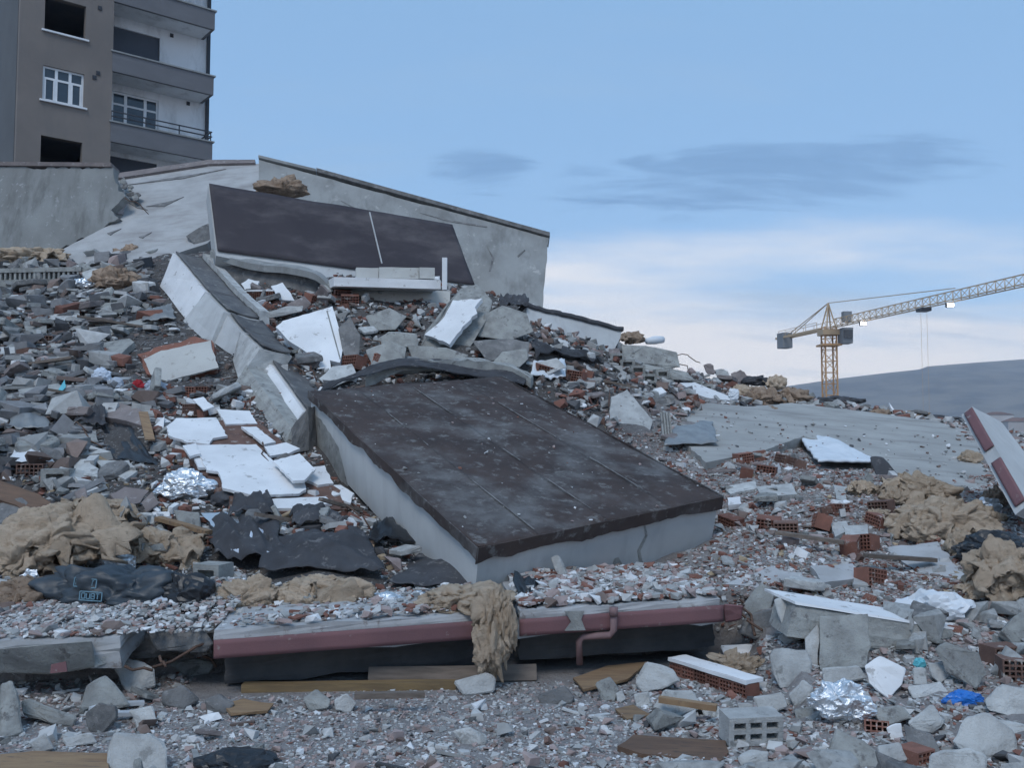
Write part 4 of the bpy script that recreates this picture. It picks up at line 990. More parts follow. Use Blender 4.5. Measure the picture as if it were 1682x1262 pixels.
for bx_ in ((1000,1200,1205,1256), (1178,1176,1288,1232), (1335,1118,1436,1200), (1550,1134,1612,1168), (395,1112,750,1142), (940,1086,1066,1134), (1100,1074,1248,1152), (590,1096,890,1124)):
    KEEPBIG.append([(bx_[0], bx_[1]), (bx_[2], bx_[1]), (bx_[2], bx_[3]), (bx_[0], bx_[3])])
for px, th_, m, lb in FRL: rock('concrete_chunk', px, th_, m, lb, C_)
# white-topped beam
t = thing('concrete_beam', 'fallen grey concrete beam with white plastered top, right foreground', 'beam', hit(1430, 1070))
a, b = pt(1306, 994, 7.5), pt(1600, 1042, 7.75); c, d = pt(1292, 1046, 7.42), pt(1575, 1086, 7.7); w = Vector((-.02, .42, .03))
box8('beam_body', [c, d, d + w, c + w], [a, b, b + w, a + w], GREY, t, 4, .02)
w2 = Vector((0, 0, .012)); box8('plaster_top', [a + w2*.3 - Vector((0,.02,0)), b + w2*.3, b + w + w2*.3, a + w*1.1 + w2*.3 - Vector((.1,0,0))], [a + w2*2, b + w2*2, b + w + w2*2, a + w*1.1 + w2*2 - Vector((.1,0,0))], WHITE, t, 4, .008)
rock('broken_end', [(1272, 985), (1296, 975), (1306, 1000), (1304, 1046), (1292, 1050), (1280, 1020)], .3, PALEC, None, None, Y=7.55, parent=t)
foil(1337, 1121, 1434, 1198, 'crumpled silver foil lying among the pale boulders', seed=3, lev=5)
foil(1478, 972, 1596, 1026, 'white crumpled plastic sheet draped behind the white-topped beam', PLAST, 4, 'plastic_sheet', 'plastic sheet')
foil(1554, 1138, 1609, 1165, 'bright blue plastic bag wedged among the boulders', BLUEB, 5, 'plastic_bag', 'bag')
foil(1502, 1082, 1520, 1104, 'small light blue plastic scrap above the white slab', CYAN, 6, 'plastic_scrap', 'plastic')
# hollow concrete block and bricks
brick(1233, 1222, CB, 8, 'pale hollow concrete block with six holes on the gravel', name='concrete_block', cat='block', scale=.96, pitch=4, up=.05)
def brick_course(u0, v0, u1, v1, label, me=HBS, n=5, cap=WHITE, yaw_off=0, capt=.03, scale=1.0):
    a, b = hit(u0, v0), hit(u1, v1); t = thing('brick_chunk', label, 'brick wall', (a + b) / 2)
    d = (b - a); L = d.length / n; yaw = math.atan2(d.y, d.x); sl = math.asin(max(-.9, min(.9, d.z / d.length)))
    M = Matrix.Rotation(yaw, 3, 'Z') @ Matrix.Rotation(-sl, 3, 'Y')
    hgt = .135 * scale if me is HBS else .19 * scale
    for i in range(n):
        put('brick', me, a + d * ((i + .5) / n) + Vector((0, .05, random.uniform(-.008, .008))), M @ rotm(random.uniform(-.04, .04)), None, None, L / (.19 if me is HBS else .29) * .97, parent=t)
    if cap:
        s = L / (.19 if me is HBS else .29); hh = M @ Vector((0, 0, (.135 if me is HBS else .19) * s + .004)); dd = M @ Vector((0, .12 * s, 0)); up = M @ Vector((0, 0, capt))
        q = [a + hh - dd * .9, b + hh - dd * .8, b + hh + dd * 1.2, a + hh + dd * 1.2]; q = [x + Vector((0, .05, 0)) for x in q]
        box8('plaster', q, [x + up for x in q], cap, t, 4, .008)
    return t
brick_course(1112, 1108, 1240, 1150, 'long chunk of hollow brick wall with white plaster, foreground right', n=6)
wool(1165, 1076, 1255, 1118, 'frayed tan insulation lying on the foreground brick chunk', seed=2, fold=.28)
brick(1503, 1252, HBS, 30, 'red brick standing among the boulders at bottom right', scale=.85)
brick(1440, 1206, HBS, -20, 'flat red brick shard left of the small white block', scale=.8, pitch=-20)
brick(1655, 1056, HBB, 60, 'hollow brown brick tilted at the right border above the boulders', pitch=30, scale=.9)
brick(1645, 1090, HBB, 15, 'brown brick left of two at the right border', scale=.9); brick(1672, 1112, HBB, -10, 'brown brick lowest at the right border', scale=.9)
gplate('wooden_board', [(1014,1226),(1041,1207),(1192,1217),(1197,1236),(1183,1251),(1055,1239)], .035, PLYD, 'weathered brown board lying flat at the bottom centre right', 'board', .05, (.05, -.08), .012)
gplate('plywood_sheet', [(941,1114),(997,1094),(1065,1087),(1031,1116),(958,1133)], .02, PLY, 'orange-brown plywood sheet left of the pale boulders', 'board', .05, jagged=.01)
rock('slab_fragment', [(1569,1001),(1632,987),(1640,1000),(1627,1014),(1575,1016)], .2, BROWNC, 'purple-brown slab edge behind the white plastic at right', 'slab')
board(744, 1121, 1.36, .13, .05, 4, 'long grey timber plank lying in front of the red-edged slab', WOOD, up=.06, cat='plank', name='timber_plank', roll=60)
board(575, 1136, 1.66, .10, .06, 3, 'yellowish timber beam lying lowest in front of the red-edged slab', mat('yellow_timber', (.26,.18,.09), (.17,.12,.07), 3, .85, .3, 30, stretch=(1, 9, 9)), up=.04, cat='plank', name='timber_plank')
gplate('plywood_sheet', [(0,1240),(60,1234),(176,1238),(180,1268),(0,1275)], .025, PLY, 'tan plywood sheet in the bottom left corner', 'board', .06, jagged=.005)
gplate('plywood_sheet', [(360,1160),(400,1148),(450,1156),(440,1168),(380,1172)], .02, PLY, 'orange plywood scrap below the planks at left', 'board', .04)
gplate('plywood_sheet', [(1010,1165),(1040,1158),(1070,1175),(1030,1182)], .02, PLY, 'small splintered orange wood scrap on the gravel', 'board', .03)

# ------------------------------------------------------------------ foreground left
LFL = [
 ([(175,1232),(187,1202),(230,1224),(250,1209),(277,1226),(274,1275),(180,1275)], .25, PALEC, 'white twin-peaked rock at the bottom left'),
 ([(0,1124),(18,1118),(32,1150),(38,1206),(0,1216)], .3, GREY, 'tall grey boulder cut by the left border'),
 ([(130,1167),(142,1125),(175,1108),(195,1135),(214,1160),(180,1172)], .3, GREY, 'cone-shaped grey rock under the overhanging slab at left'),
 ([(33,1152),(48,1148),(125,1180),(120,1196),(80,1190),(36,1172)], .2, GREY, 'long grey log-like chunk beside the left boulder'),
 ([(185,1098),(205,1080),(240,1090),(254,1100),(256,1128),(210,1140)], .3, PALEC, 'round-ended concrete stub hanging in the gap at left'),
 ([(277,1092),(320,1082),(352,1090),(345,1106),(310,1114)], .22, GREY, 'grey chunk hanging below the left end of the red-edged slab'),
 ([(50,1222),(75,1206),(90,1230),(60,1240)], .12, PALEC, 'small pale pointed stone above the corner plywood'),
 ([(212,1168),(250,1160),(262,1190),(225,1200)], .15, PALEC, 'pale chunk beside the white metal strips'),
 ([(265,1138),(300,1126),(330,1150),(300,1168),(268,1160)], .2, DARKC, 'dark heap of broken concrete at the left end of the planks'),
 ([(335,1150),(360,1140),(385,1156),(370,1176),(340,1172)], .16, DARKC, 'dark chunk left of the orange plywood scrap'),
 ([(100,1212),(150,1204),(160,1222),(110,1230)], .14, PALEC, 'flat pale stone above the corner plywood'),
]
for px, th_, m, lb in LFL: rock('concrete_chunk', px, th_, m, lb, C_)
t = thing('slab_fragment', 'thick broken slab edge with a red paint patch overhanging the dark gap at left', 'slab', pt(70, 1110, 7.2))
rock('slab_body', [(-40,1080),(0,1066),(60,1056),(152,1052),(156,1096),(95,1109),(0,1104),(-40,1104)], 1.1, GREY, None, None, Y=6.95, lean=.0, parent=t, back=1.0)
a, b = pt(-60, 1056, 7.0), pt(196, 1048, 7.1); dv = Vector((0, 1.5, .2)); zz = Vector((0, 0, -.2))
box8('slab_body', [a + zz, b + zz, b + dv + zz, a + dv + zz], [a, b, b + dv, a + dv], SLABTOP, t, 5, .05)
a, b = pt(190, 1042, 7.55), pt(350, 1034, 7.6); dv = Vector((0, 1.0, .14))
box8('slab_body', [a + zz, b + zz, b + dv + zz, a + dv + zz], [a, b, b + dv, a + dv], DARKC, t, 6, .08)
plate('red_patch', [(84,1092),(108,1087),(110,1104),(82,1107)], (pt(95, 1098, 6.86), Vector((0, -1, .1)).normalized()), .01, REDP, t, .01)
rock('concrete_chunk', [(150,1060),(185,1066),(182,1092),(155,1098)], .3, GREY, 'small broken piece at the right end of the overhanging slab', C_, Y=7.05)
rock('concrete_chunk', [(240,1040),(330,1030),(352,1056),(340,1072),(260,1070)], .7, DARKC, 'dark broken slab stub between overhanging slab and red-edged slab', C_, Y=7.25)
for k, (p, q, lb) in enumerate([((250,1097,7.0), (352,1052,7.3), 'bent rusty rebar sticking out below the red-edged slab'), ((205,1095,7.05), (250,1102,6.95), 'short rebar across the round concrete stub'), ((262,1078,7.1), (272,1096,7.0), 'short rusty rebar hanging down in the gap')]):
    a, b = pt(*p), pt(*q); tag(tube('rebar', [a, a.lerp(b, .3) + Vector((0, 0, -.02)), a.lerp(b, .7) + Vector((0, 0, .01)), b], .011, STEEL, None, 6), lb, 'rebar')
MET = mat('white_metal', (.68,.70,.72), (.58,.6,.62), 4, .45, .1, 30, metal=.3)
for (u, v, L, y, lb) in ((205, 1168, .26, 24, 'upper white metal strip on the left gravel'), (215, 1184, .30, 20, 'lower white metal strip on the left gravel'), (165, 1178, .16, -22, 'short white metal strip left of two longer ones')):
    board(u, v, L, .06, .025, y, lb, MET, 4, .05, 'metal_strip', 'metal strip')
foil(322, 1234, 448, 1275, 'black plastic bag at the bottom edge left of centre', BLACKP, 8, 'plastic_bag', 'bag', fold=.15)

# ------------------------------------------------------------------ printed sacks, felt and wool on the left slab
sack = thing('printed_sack', 'dark printed sack with pale blue lettering boxes, left of the felt', 'sack', hit(180, 1000))
bm = lumps(pt(195, 978, 8.12), (.66, .3, .25), 4.4, 5, .15, .05); bm_obj('sack_body', bm, mat('printed_film', (.045,.06,.075), (.03,.04,.05), 4, .45, .4, 16, spec=.5), sack, True)
INK = mat('pale_blue_ink', (.20,.34,.42), (.15,.27,.34), 6, .5, 0, 1, vary=0)
def strokes(cu, cv, w, h, Y, tilt):
    segs = []
    n = Vector((0, -1, 0)); o = pt(cu, cv, Y); r = Vector((math.cos(tilt), 0, -math.sin(tilt))); up_ = Vector((math.sin(tilt), 0, math.cos(tilt)))
    s = Y / F; W = w * s / 2; H = h * s / 2
    def P(x, y): return o + r * x * W + up_ * y * H
    segs += [(P(-1,-1), P(1,-1)), (P(1,-1), P(1,1)), (P(1,1), P(-1,1)), (P(-1,1), P(-1,-1))]
    for k, L in enumerate('OUBT'):
        x0 = -.82 + k * .43; x1 = x0 + .3
        if L in 'OUB': segs += [(P(x0,-.6), P(x0,.6)), (P(x0,-.6), P(x1,-.6)), (P(x1,-.6), P(x1,.6))]
        if L in 'OB': segs += [(P(x0,.6), P(x1,.6))]
        if L == 'B': segs += [(P(x0,0), P(x1,0))]
        if L == 'T': segs += [(P(x0,.6), P(x1,.6)), (P((x0+x1)/2,.6), P((x0+x1)/2,-.6))]
    return segs
bars('print', strokes(140, 958, 36, 14, 7.84, .10) + strokes(149, 980, 36, 14, 7.80, .07) + strokes(164, 1001, 24, 12, 7.80, .05), INK, sack, .007)['kind'] = 'stuff'
felt([(205,958),(275,950),(236,1012),(290,1012)], 'pale grey cloth piece stretched over the printed sack', PALECL, .015, .0, 14, 'cloth', 'cloth', 3, .05, Y=(8.05, 8.05, 7.85, 7.85))
foil(268, 945, 352, 1016, 'glossy black plastic film bunched right of the printed sack', BLACKP, 9, 'plastic_film', 'plastic film', fold=.18)
foil(70, 918, 110, 950, 'small bright foil scrap left above the printed sack', seed=10); foil(140, 906, 222, 946, 'bright foil sheet behind the printed sack', seed=11); foil(34, 938, 66, 974, 'tiny foil scrap on the leftmost insulation', seed=12)
t = brick(350, 962, JB, -18, 'grey hollow joist block with one round hole beside the sack', name='joist_block', cat='block', scale=.95, up=.05)
for q in [((-20,838,175,962),((60,842,120,900),(-10,880,90,965)),'large tan insulation heap at the left border'), ((103,820,206,866),(),'tan insulation flap on the brown plywood'), ((200,876,312,934),(),'flat tan insulation batt right of the brown plywood'),
          ((360,950,470,1014),(),'thick tan insulation block on the red-edged slab, left piece'), ((458,950,612,1006),((450,956,530,1014),),'folded tan insulation roll on the red-edged slab, right piece'), ((-20,955,110,1004),(),'dirty brown insulation left of the printed sack')]:
    wool(*q[0], q[2], WOOLD if 'dirty' in q[2] else WOOL, seed=len(q[2]), extra=q[1])
t = bmesh.new()
bmA = lumps(pt(758, 985, 7.85), (.32, .34, .12), 3.3, 5, .2, .08)
for (u, v, Y, r, s) in ((808, 1010, 7.42, (.15, .16, .2), 5.1), (806, 1060, 7.3, (.13, .10, .22), 6.2), (829, 1030, 7.36, (.09, .12, .26), 7.7)):
    bm = lumps(pt(u, v, Y), r, s, 5, .22, .09, axis=Vector((2, 1, .5)), squash=.7); me = bpy.data.meshes.new('tmp'); bm.to_mesh(me); bm.free(); bmA.from_mesh(me); bpy.data.meshes.remove(me)
t.free(); tag(bm_obj('insulation_clump', bmA, WOOL, None, True), 'tan insulation hanging down over the front edge of the red-edged slab', 'insulation')
felt([(440,905),(590,890),(430,958),(636,962)], 'dark grey roofing felt spread behind the insulation rolls', None, .06, .12, hump=.12, seed=1)
felt([(340,872),(450,868),(350,930),(470,945)], 'crumpled dark felt sheet left of the larger spread', None, .08, .1, seed=2, hump=.1)
felt([(690,920),(855,930),(640,972),(890,985)], 'black felt sheet humped over the slab in front of the roof corner', FELT, .04, .06, seed=4, hump=.16)
felt([(845,940),(885,958),(852,1012),(880,1004)], 'black felt tail hanging over the break in the red-edged slab', BLACKP, .03, .06, seed=5, Y=(8.4, 8.5, 7.6, 7.6))
gplate('plywood_sheet', [(504,874),(560,880),(615,895),(610,908),(570,900),(505,906)], .02, PLY, 'orange-brown plywood scrap above the spread felt', 'board', .1)
foil(600, 974, 662, 996, 'white foil scrap on the slab right of the insulation roll', seed=13, fold=.1); foil(664, 972, 702, 994, 'smaller foil scrap left of the hanging insulation', seed=14, fold=.1)
gplate('wooden_board', [(255,1015),(350,1008),(480,1003),(545,1010),(540,1024),(380,1032),(300,1034)], .03, WOOD, 'grey-brown board lying along the edge of the red-edged slab', 'board', .1)
gplate('wooden_board', [(370,1028),(420,1022),(425,1034),(375,1038)], .02, PLY, 'short orange board scrap at the slab edge', 'board', .16)

# ------------------------------------------------------------------ left mid slope
t = thing('fallen_wall', 'fallen brick wall face with cracked white plaster sheets left of the roof slab', 'wall', hit(400, 760))
PLT = [[(273,701),(289,687),(355,686),(374,716),(350,720),(344,730),(308,727),(276,715)], [(355,672),(410,675),(423,696),(371,697)], [(319,731),(421,730),(484,791),(500,791),(503,804),(492,811),(418,815),(366,802),(358,775),(339,772)],
       [(434,734),(470,727),(493,737),(475,745),(443,749)], [(448,757),(492,745),(519,770),(500,789),(481,790)], [(396,701),(421,701),(453,726),(434,730)], [(516,767),(533,765),(548,794),(522,797),(503,789)], [(407,827),(453,819),(535,816),(546,827),(481,835),(421,837)],
       [(544,797),(560,797),(582,811),(576,827),(544,816)], [(300,732),(322,728),(330,745),(312,750)], [(318,752),(336,750),(340,768),(326,768)]]
pa, pb, pc = hit(300, 690), hit(520, 780), hit(420, 810)
plW = plane3(pa + Vector((0,0,.2)), pb + Vector((0,0,.2)), pc + Vector((0,0,.16)))
for k, q in enumerate(PLT):
    KEEP.append(q); plate('plaster_sheet', q, (plW[0] + plW[1] * random.uniform(-.012, .02), (plW[1] + Vector((random.uniform(-.03, .03), random.uniform(-.03, .03), 0))).normalized()), .035, WHITE, t, .018, .07)
plate('brick_backing', [(300,690),(412,680),(440,700),(560,800),(572,830),(430,838),(352,800),(305,735)], plW, .12, BROWNB, t, .05, .1, lift=-.045)
for i in range(9):
    u = 432 + i * 15.5; v = 842 - i * 2.6
    p = on_plane(u, v, (plW[0] - plW[1] * .05, plW[1])); put('brick', HBS, p - Vector((0, 0, .10)), rotm(R(9 + random.uniform(-5, 5)), R(random.uniform(-4, 4)), 0), None, None, .62, parent=t)
rock('concrete_chunk', [(447,755),(470,744),(482,748),(481,765),(455,762)], .12, DARKC, 'dark pointed stone lying on the white plaster sheets', C_, Y=hit(465, 764).y - .35)
foil(257, 777, 348, 833, 'crumpled silvery foil bundle left of the white plaster sheets', seed=15, lev=5); gplate('foil_sheet', [(330,843),(371,841),(415,860),(385,868),(355,873)], .01, FOIL, 'flat pale foil sheet below the foil bundle', 'foil', .14, jagged=.02)
wool(344, 803, 398, 842, 'dark grey felt roll right of the foil bundle', FELT, 3, 4, 'roofing felt', 'roofing_felt', fold=.05)
rock('concrete_block', [(284,838),(328,842),(331,876),(298,878)], .2, GREY, 'grey square block below the foil bundle', 'block')
rock('plaster_block', [(210,844),(252,842),(256,862),(214,866)], .2, PALEC, 'pale flat block, left of two under the brown flap', 'block'); rock('plaster_block', [(249,841),(278,841),(280,856),(252,858)], .16, WHITE, 'white small block, right of two under the brown flap', 'block')
brick(333, 899, HBS, 20, 'red cube-shaped brick below the flat foil sheet', scale=1.05)
board(240, 730, .95, .12, .02, -62, 'long tan plank sloping down left of the white plaster', PLY, 24, .25, 'timber_plank', 'plank')
gplate('plywood_sheet', [(-20,782),(64,812),(107,842),(212,884),(204,916),(129,896),(26,830),(-20,815)], .025, PLYD, 'big brown plywood sheet sloping down at the left border', 'board', .22, tilt=(.12, -.2), jagged=.015)
gplate('plywood_sheet', [(180,812),(205,800),(245,806),(230,826),(196,836)], .02, BROWNC, 'taupe board tent-like above the tan insulation flap', 'board', .3, tilt=(.2, -.3)); gplate('plywood_sheet', [(232,826),(250,808),(262,826),(240,842)], .02, BROWNC, 'taupe board leaning right of the tent-like board', 'board', .3, tilt=(-.3, -.5))
t = thing('wall_fragment', 'cream wall panel with brick core tilted beside the fallen beam', 'wall', hit(295, 630))
pl = gplane(300, 620, .25, (.05, -.75)); px = [(236,590),(265,576),(346,559),(359,604),(289,622),(271,628),(247,615)]; KEEP.append(px)
plate('plaster_face', px, pl, .03, CREAM, t, .02); plate('brick_core', [(224,580),(262,566),(319,550),(349,557),(356,598),(272,624),(240,612)], pl, .2, BRICK, t, .06, lift=-.034)
brick_course(280, 650, 342, 650, 'row of hollow bricks below the cream wall panel', n=3, cap=None); brick(318, 682, HBB, -35, 'white-topped hollow brick above the white plaster', scale=1.0)
gplate('plaster_piece', [(316,656),(334,652),(352,668),(334,674)], .02, WHITE, 'square white plaster tile on the hollow brick', 'plaster', .3)
foil(152, 604, 182, 632, 'light blue cloth scrap in the left heap', PALECL, 21, 'cloth', 'cloth'); foil(182, 622, 202, 642, 'smaller pale cloth scrap in the left heap', PALECL, 22, 'cloth', 'cloth')
foil(218, 626, 240, 646, 'red cloth scrap in the left heap', REDCL, 23, 'cloth', 'cloth'); foil(238, 624, 272, 650, 'white and lilac cloth strip beside the red scrap', PALECL, 24, 'cloth', 'cloth')
gplate('plastic_scrap', [(95,642),(106,624),(108,636),(100,644)], .01, CYAN, 'thin cyan plastic strip in the left heap', 'plastic', .3)
gplate('plaster_piece', [(244,706),(262,692),(270,684),(268,704),(256,712)], .03, WHITE, 'white plaster flake left of the cracked sheets', 'plaster', .2, tilt=(0, -.4))
foil(120, 458, 150, 480, 'bright foil scrap below the rear insulation, far left', seed=25); rock('plaster_block', [(229,464),(236,458),(246,464),(243,474),(232,474)], .15, WHITE, 'small white block beside the rear brown heap', 'block')
wool(-10, 410, 135, 442, 'long tan insulation roll on the ribbed slab edge, far left', seed=31); wool(150, 440, 232, 484, 'brown insulation and clay heap right of the ribbed slab', WOOLD, 32)
wool(195, 404, 240, 430, 'brown insulation lump below the cracked sloping slab', WOOLD, 33)
t = thing('ribbed_slab', 'grey ribbed floor slab edge with joist gaps, far left', 'slab', pt(60, 485, 21.2))
a, b = pt(-60, 482, 21.2), pt(132, 478, 21.4); z1 = pt(0, 461, 21.2).z - pt(0, 482, 21.2).z; z2 = pt(0, 442, 21.2).z - pt(0, 482, 21.2).z; dv = Vector((0, .8, 0)); Z = lambda k: Vector((0, 0, k))
box8('slab_edge', [a, b, b + dv, a + dv], [a + Z(z1), b + Z(z1), b + dv + Z(z1), a + dv + Z(z1)], GREY, t, 3, .02); box8('slab_top', [a + Z(z2*.82), b + Z(z2*.82), b + dv + Z(z2*.82), a + dv + Z(z2*.82)], [a + Z(z2), b + Z(z2), b + dv + Z(z2), a + dv + Z(z2)], GREY, t)
for i in range(24):
    c = a.lerp(b, (i + .3) / 24) + Vector((0, .02, 0)); box8('rib', *aabox(c.x - .025, c.x + .025, c.y, c.y + .5, c.z + z1 + .002, c.z + z2 * .82 - .002), GREY, t)
# larger grey slabs of the left heap
SL = [([(0,484),(72,484),(64,498),(4,498)],'pale flat slab lying at the left border under the ribbed slab',PALEC), ([(0,500),(22,498),(24,514),(0,512)],'pale small slab at the left border',PALEC), ([(74,516),(130,515),(138,530),(82,532)],'pale rectangular slab in the middle of the left heap',PALEC),
      ([(58,560),(90,558),(92,572),(60,574)],'pale block top left of the heap of slabs',GREY), ([(40,536),(76,534),(78,552),(42,554)],'rounded grey slab in the left heap',GREY), ([(30,640),(95,630),(110,638),(68,656),(30,652)],'greenish-grey slab next to the cyan strip',GREY),
      ([(90,650),(112,640),(155,640),(158,680),(120,686),(92,672)],'large brownish slab face standing in the left heap',BROWNC), ([(168,660),(180,656),(230,672),(244,690),(236,700),(200,690),(164,684)],'brownish slab split in two beside the white flake',BROWNC),
      ([(102,714),(158,712),(162,726),(104,730)],'pale grey slab above the dark hollow at left',GREY), ([(84,740),(150,732),(182,742),(110,752)],'pale wide slab with thick front edge at left',PALEC), ([(118,756),(140,754),(162,770),(160,784),(122,780)],'pale paving block, left of the pair above the joist block',PALEC), ([(156,756),(212,756),(222,768),(166,770)],'pale flat paving slab, right of the pair above the joist block',PALEC), ([(170,774),(205,768),(226,774),(206,788)],'lower pale paving slab near the tent-like board',PALEC),
      ([(0,570),(30,570),(36,580),(0,582)],'narrow pale slab at the left border mid height',PALEC), ([(150,500),(220,492),(260,506),(190,520)],'long grey slab leaning in the upper left heap',GREY), ([(150,566),(212,556),(220,562),(196,584),(150,580)],'blocky grey slab left of the cream panel',GREY), ([(160,540),(240,522),(260,524),(180,552)],'long thin grey slab above the blocky one',GREY), ([(154,586),(196,592),(210,606),(170,598)],'narrow grey slab below the blocky one',GREY)]
for k, (px, lb, m) in enumerate(SL): gplate('concrete_slab', px, .11 + .05 * (k % 3), m, lb, 'slab', .16, (random.uniform(-.15, .15), -.12), .02, keep=False)
brick(95, 802, JB, 10, 'hollow joist block with round hole above the brown plywood', name='joist_block', cat='block', scale=1.05, up=.05); brick(70, 570, HBB, 20, 'brown hollow brick under a pale slab, left heap', scale=1.2); brick(40, 585, HBB, 80, 'brown brick standing on end in the left heap', pitch=80, scale=1.3); brick(62, 530, HBB, 85, 'dark brick standing on end beside the rectangular slab', pitch=80, scale=1.3)
brick(54, 786, HBB, 5, 'red-brown brick above the brown plywood', scale=1.1)
# dark hollow in the left heap: black sheet standing in for its shade
felt([(165,690),(215,686),(180,752),(262,770)], 'black sheet added as the shade of the dark hollow beside the tan plank', BLACKP, .05, .0, seed=9)  # takes the default name roofing_felt, but is only a stand-in for shade
# ------------------------------------------------------------------ middle, behind the roof slab
t = thing('wall_panel', 'large clean white plaster panel lying behind the broken beam', 'wall', hit(515, 600))
px = [(453,537),(465,527),(546,503),(566,566),(558,596),(542,592),(544,608),(530,610),(513,586),(473,559)]; pl = gplane(520, 590, .35, (.05, -.55)); KEEP.append(px)
plate('plaster_face', px, pl, .12, WHITE, t, .012); plate('groove', [(536,511),(538,510),(560,590),(558,591)], pl, .004, GREY, t, 0, lift=.003)
gplate('metal_sheet', [(524,622),(546,602),(578,598),(588,617),(542,638)], .02, PALEC, 'bent grey sheet folded over the rear edge of the roof slab', 'sheet metal', .3, (0, -.3), .01)
strip('felt_curl', [pt(524, 642, 13.3), pt(570, 628, 13.7), pt(632, 606, 14.2), pt(700, 604, 14.6), pt(780, 616, 15.0), pt(860, 632, 15.0)], Vector((.1, .35, .18)), FELT, 'curled black felt lip along the rear edge of the roof slab', 'roofing felt', .02, 40, amp=.06)
strip('concrete_lip', [pt(600, 616, 14.2), pt(640, 602, 14.4), pt(700, 592, 14.8), pt(780, 590, 15.2), pt(830, 602, 15.3), pt(872, 622, 15.1)], Vector((.05, .4, .05)), GREY, 'long ragged grey concrete lip above the curled felt', 'concrete', .16, 30, amp=.08)
t = thing('wall_fragment', 'tilted thick wall piece with torn white plaster face, centre', 'wall', hit(740, 590))
px = [(699,545),(756,473),(784,466),(809,493),(800,525),(768,578),(691,570)]
KEEP.append(px); KEEPBIG.append([(575,474),(738,478),(736,530),(580,528)])
rock('wall_body', px, .7, GREY, None, None, Y=16.4, lean=1.2, parent=t, cuts=3, amp=.03); pl = (pt(745, 530, 16.82) , Vector((-.25, -.62, .72)).normalized())
plate('plaster_face', [(744,493),(792,490),(780,505),(784,515),(764,533),(738,566),(697,550),(726,525)], (pl[0] + pl[1]*.1, pl[1]), .08, WHITE, t, .04, .1)
MID = [([(620,557),(638,545),(685,548),(686,570),(622,573)], .6, GREY, 'flat grey block left of the tilted wall piece'), ([(796,517),(825,501),(865,515),(877,545),(837,560),(784,553)], .7, GREY, 'rounded crumbling grey mass right of the tilted wall piece'), ([(809,596),(825,578),(865,573),(868,590),(853,604)], .4, GREY, 'grey broken chunk below the crumbling mass'), ([(775,560),(835,556),(870,562),(868,590),(800,594)], .5, DARKC, 'dark block under the crumbling grey mass'),
       ([(555,540),(575,520),(592,552),(590,585),(566,590)], .4, DARKC, 'dark grey slab leaning right of the white panel'), ([(520,472),(540,466),(548,478),(530,486)], .3, GREY, 'small grey block above the white panel'), ([(433,516),(470,503),(498,503),(497,512),(440,524)], .4, PALEC, 'pale rounded slab edge above the white panel'), ([(330,372),(345,366),(345,402),(318,400),(305,388)], .5, DARKC, 'dark rubble block at the foot of the upper membrane')]
MID += [([(600,575),(640,560),(668,572),(664,598),(612,604)], .5, GREY, 'wide grey block above the concrete lip, left one'), ([(668,566),(735,572),(770,584),(760,602),(680,598)], .5, GREY, 'wide grey block above the concrete lip, right one'), ([(470,500),(500,486),(512,500),(490,516)], .3, BROWNC, 'brownish block between plaster flake and white panel'), ([(880,596),(915,588),(930,604),(900,616)], .4, PALEC, 'pale block at the foot of the black-topped wall panel'), ([(600,520),(640,506),(668,520),(650,542),(612,544)], .5, GREY, 'grey slab chunk in the hollow below the balcony slab')]
KEEP.extend(f[0] for f in MID)
for px, th_, m, lb in MID: rock('concrete_chunk', px, th_, m, lb, C_, Y=hit(cen(px)[0], max(p[1] for p in px)).y - .3)
brick_course(404, 495, 450, 494, 'short brick course with white plaster behind the beam', n=2, me=HBK); gplate('plaster_piece', [(445,470),(464,464),(478,482),(484,494),(458,492)], .04, WHITE, 'white plaster flake right of the short brick course', 'plaster', .5, (0, -.5)); gplate('plaster_piece', [(396,466),(408,458),(426,462),(422,472),(402,476)], .04, WHITE, 'white plaster flake left of the short brick course', 'plaster', .5, (0, -.5))
for (u, v, y, lb) in ((512, 500, 60, 'orange broken brick above the white panel'), (562, 492, 20, 'red brick leaning under the balcony slab'), (580, 606, -40, 'red hollow brick left of two behind the roof slab corner'), (612, 604, -45, 'red hollow brick right of two behind the roof slab corner'), (575, 500, 10, 'red brick shadowed beneath the balcony slab')):
    brick(u, v, HBK, y, lb, pitch=random.uniform(-25, 25), scale=1.25)
felt([(822,486),(868,492),(820,504),(868,506)], 'black felt tuft on top of the crumbling mass', FELT, .12, .1, seed=11, Y=(20.4, 20.4, 19.4, 19.4)); felt([(870,572),(945,584),(880,592),(990,604)], 'black felt strip along the foot of the pale wall panel', FELT, .12, .1, seed=12)
tag(bm_obj('insulation_clump', lumps(pt(466, 312, 22.3), (.55, .4, .3), 41, 4, .24, .1), WOOLD, None, True), 'brown crumpled insulation perched on top of the upper membrane', 'insulation')
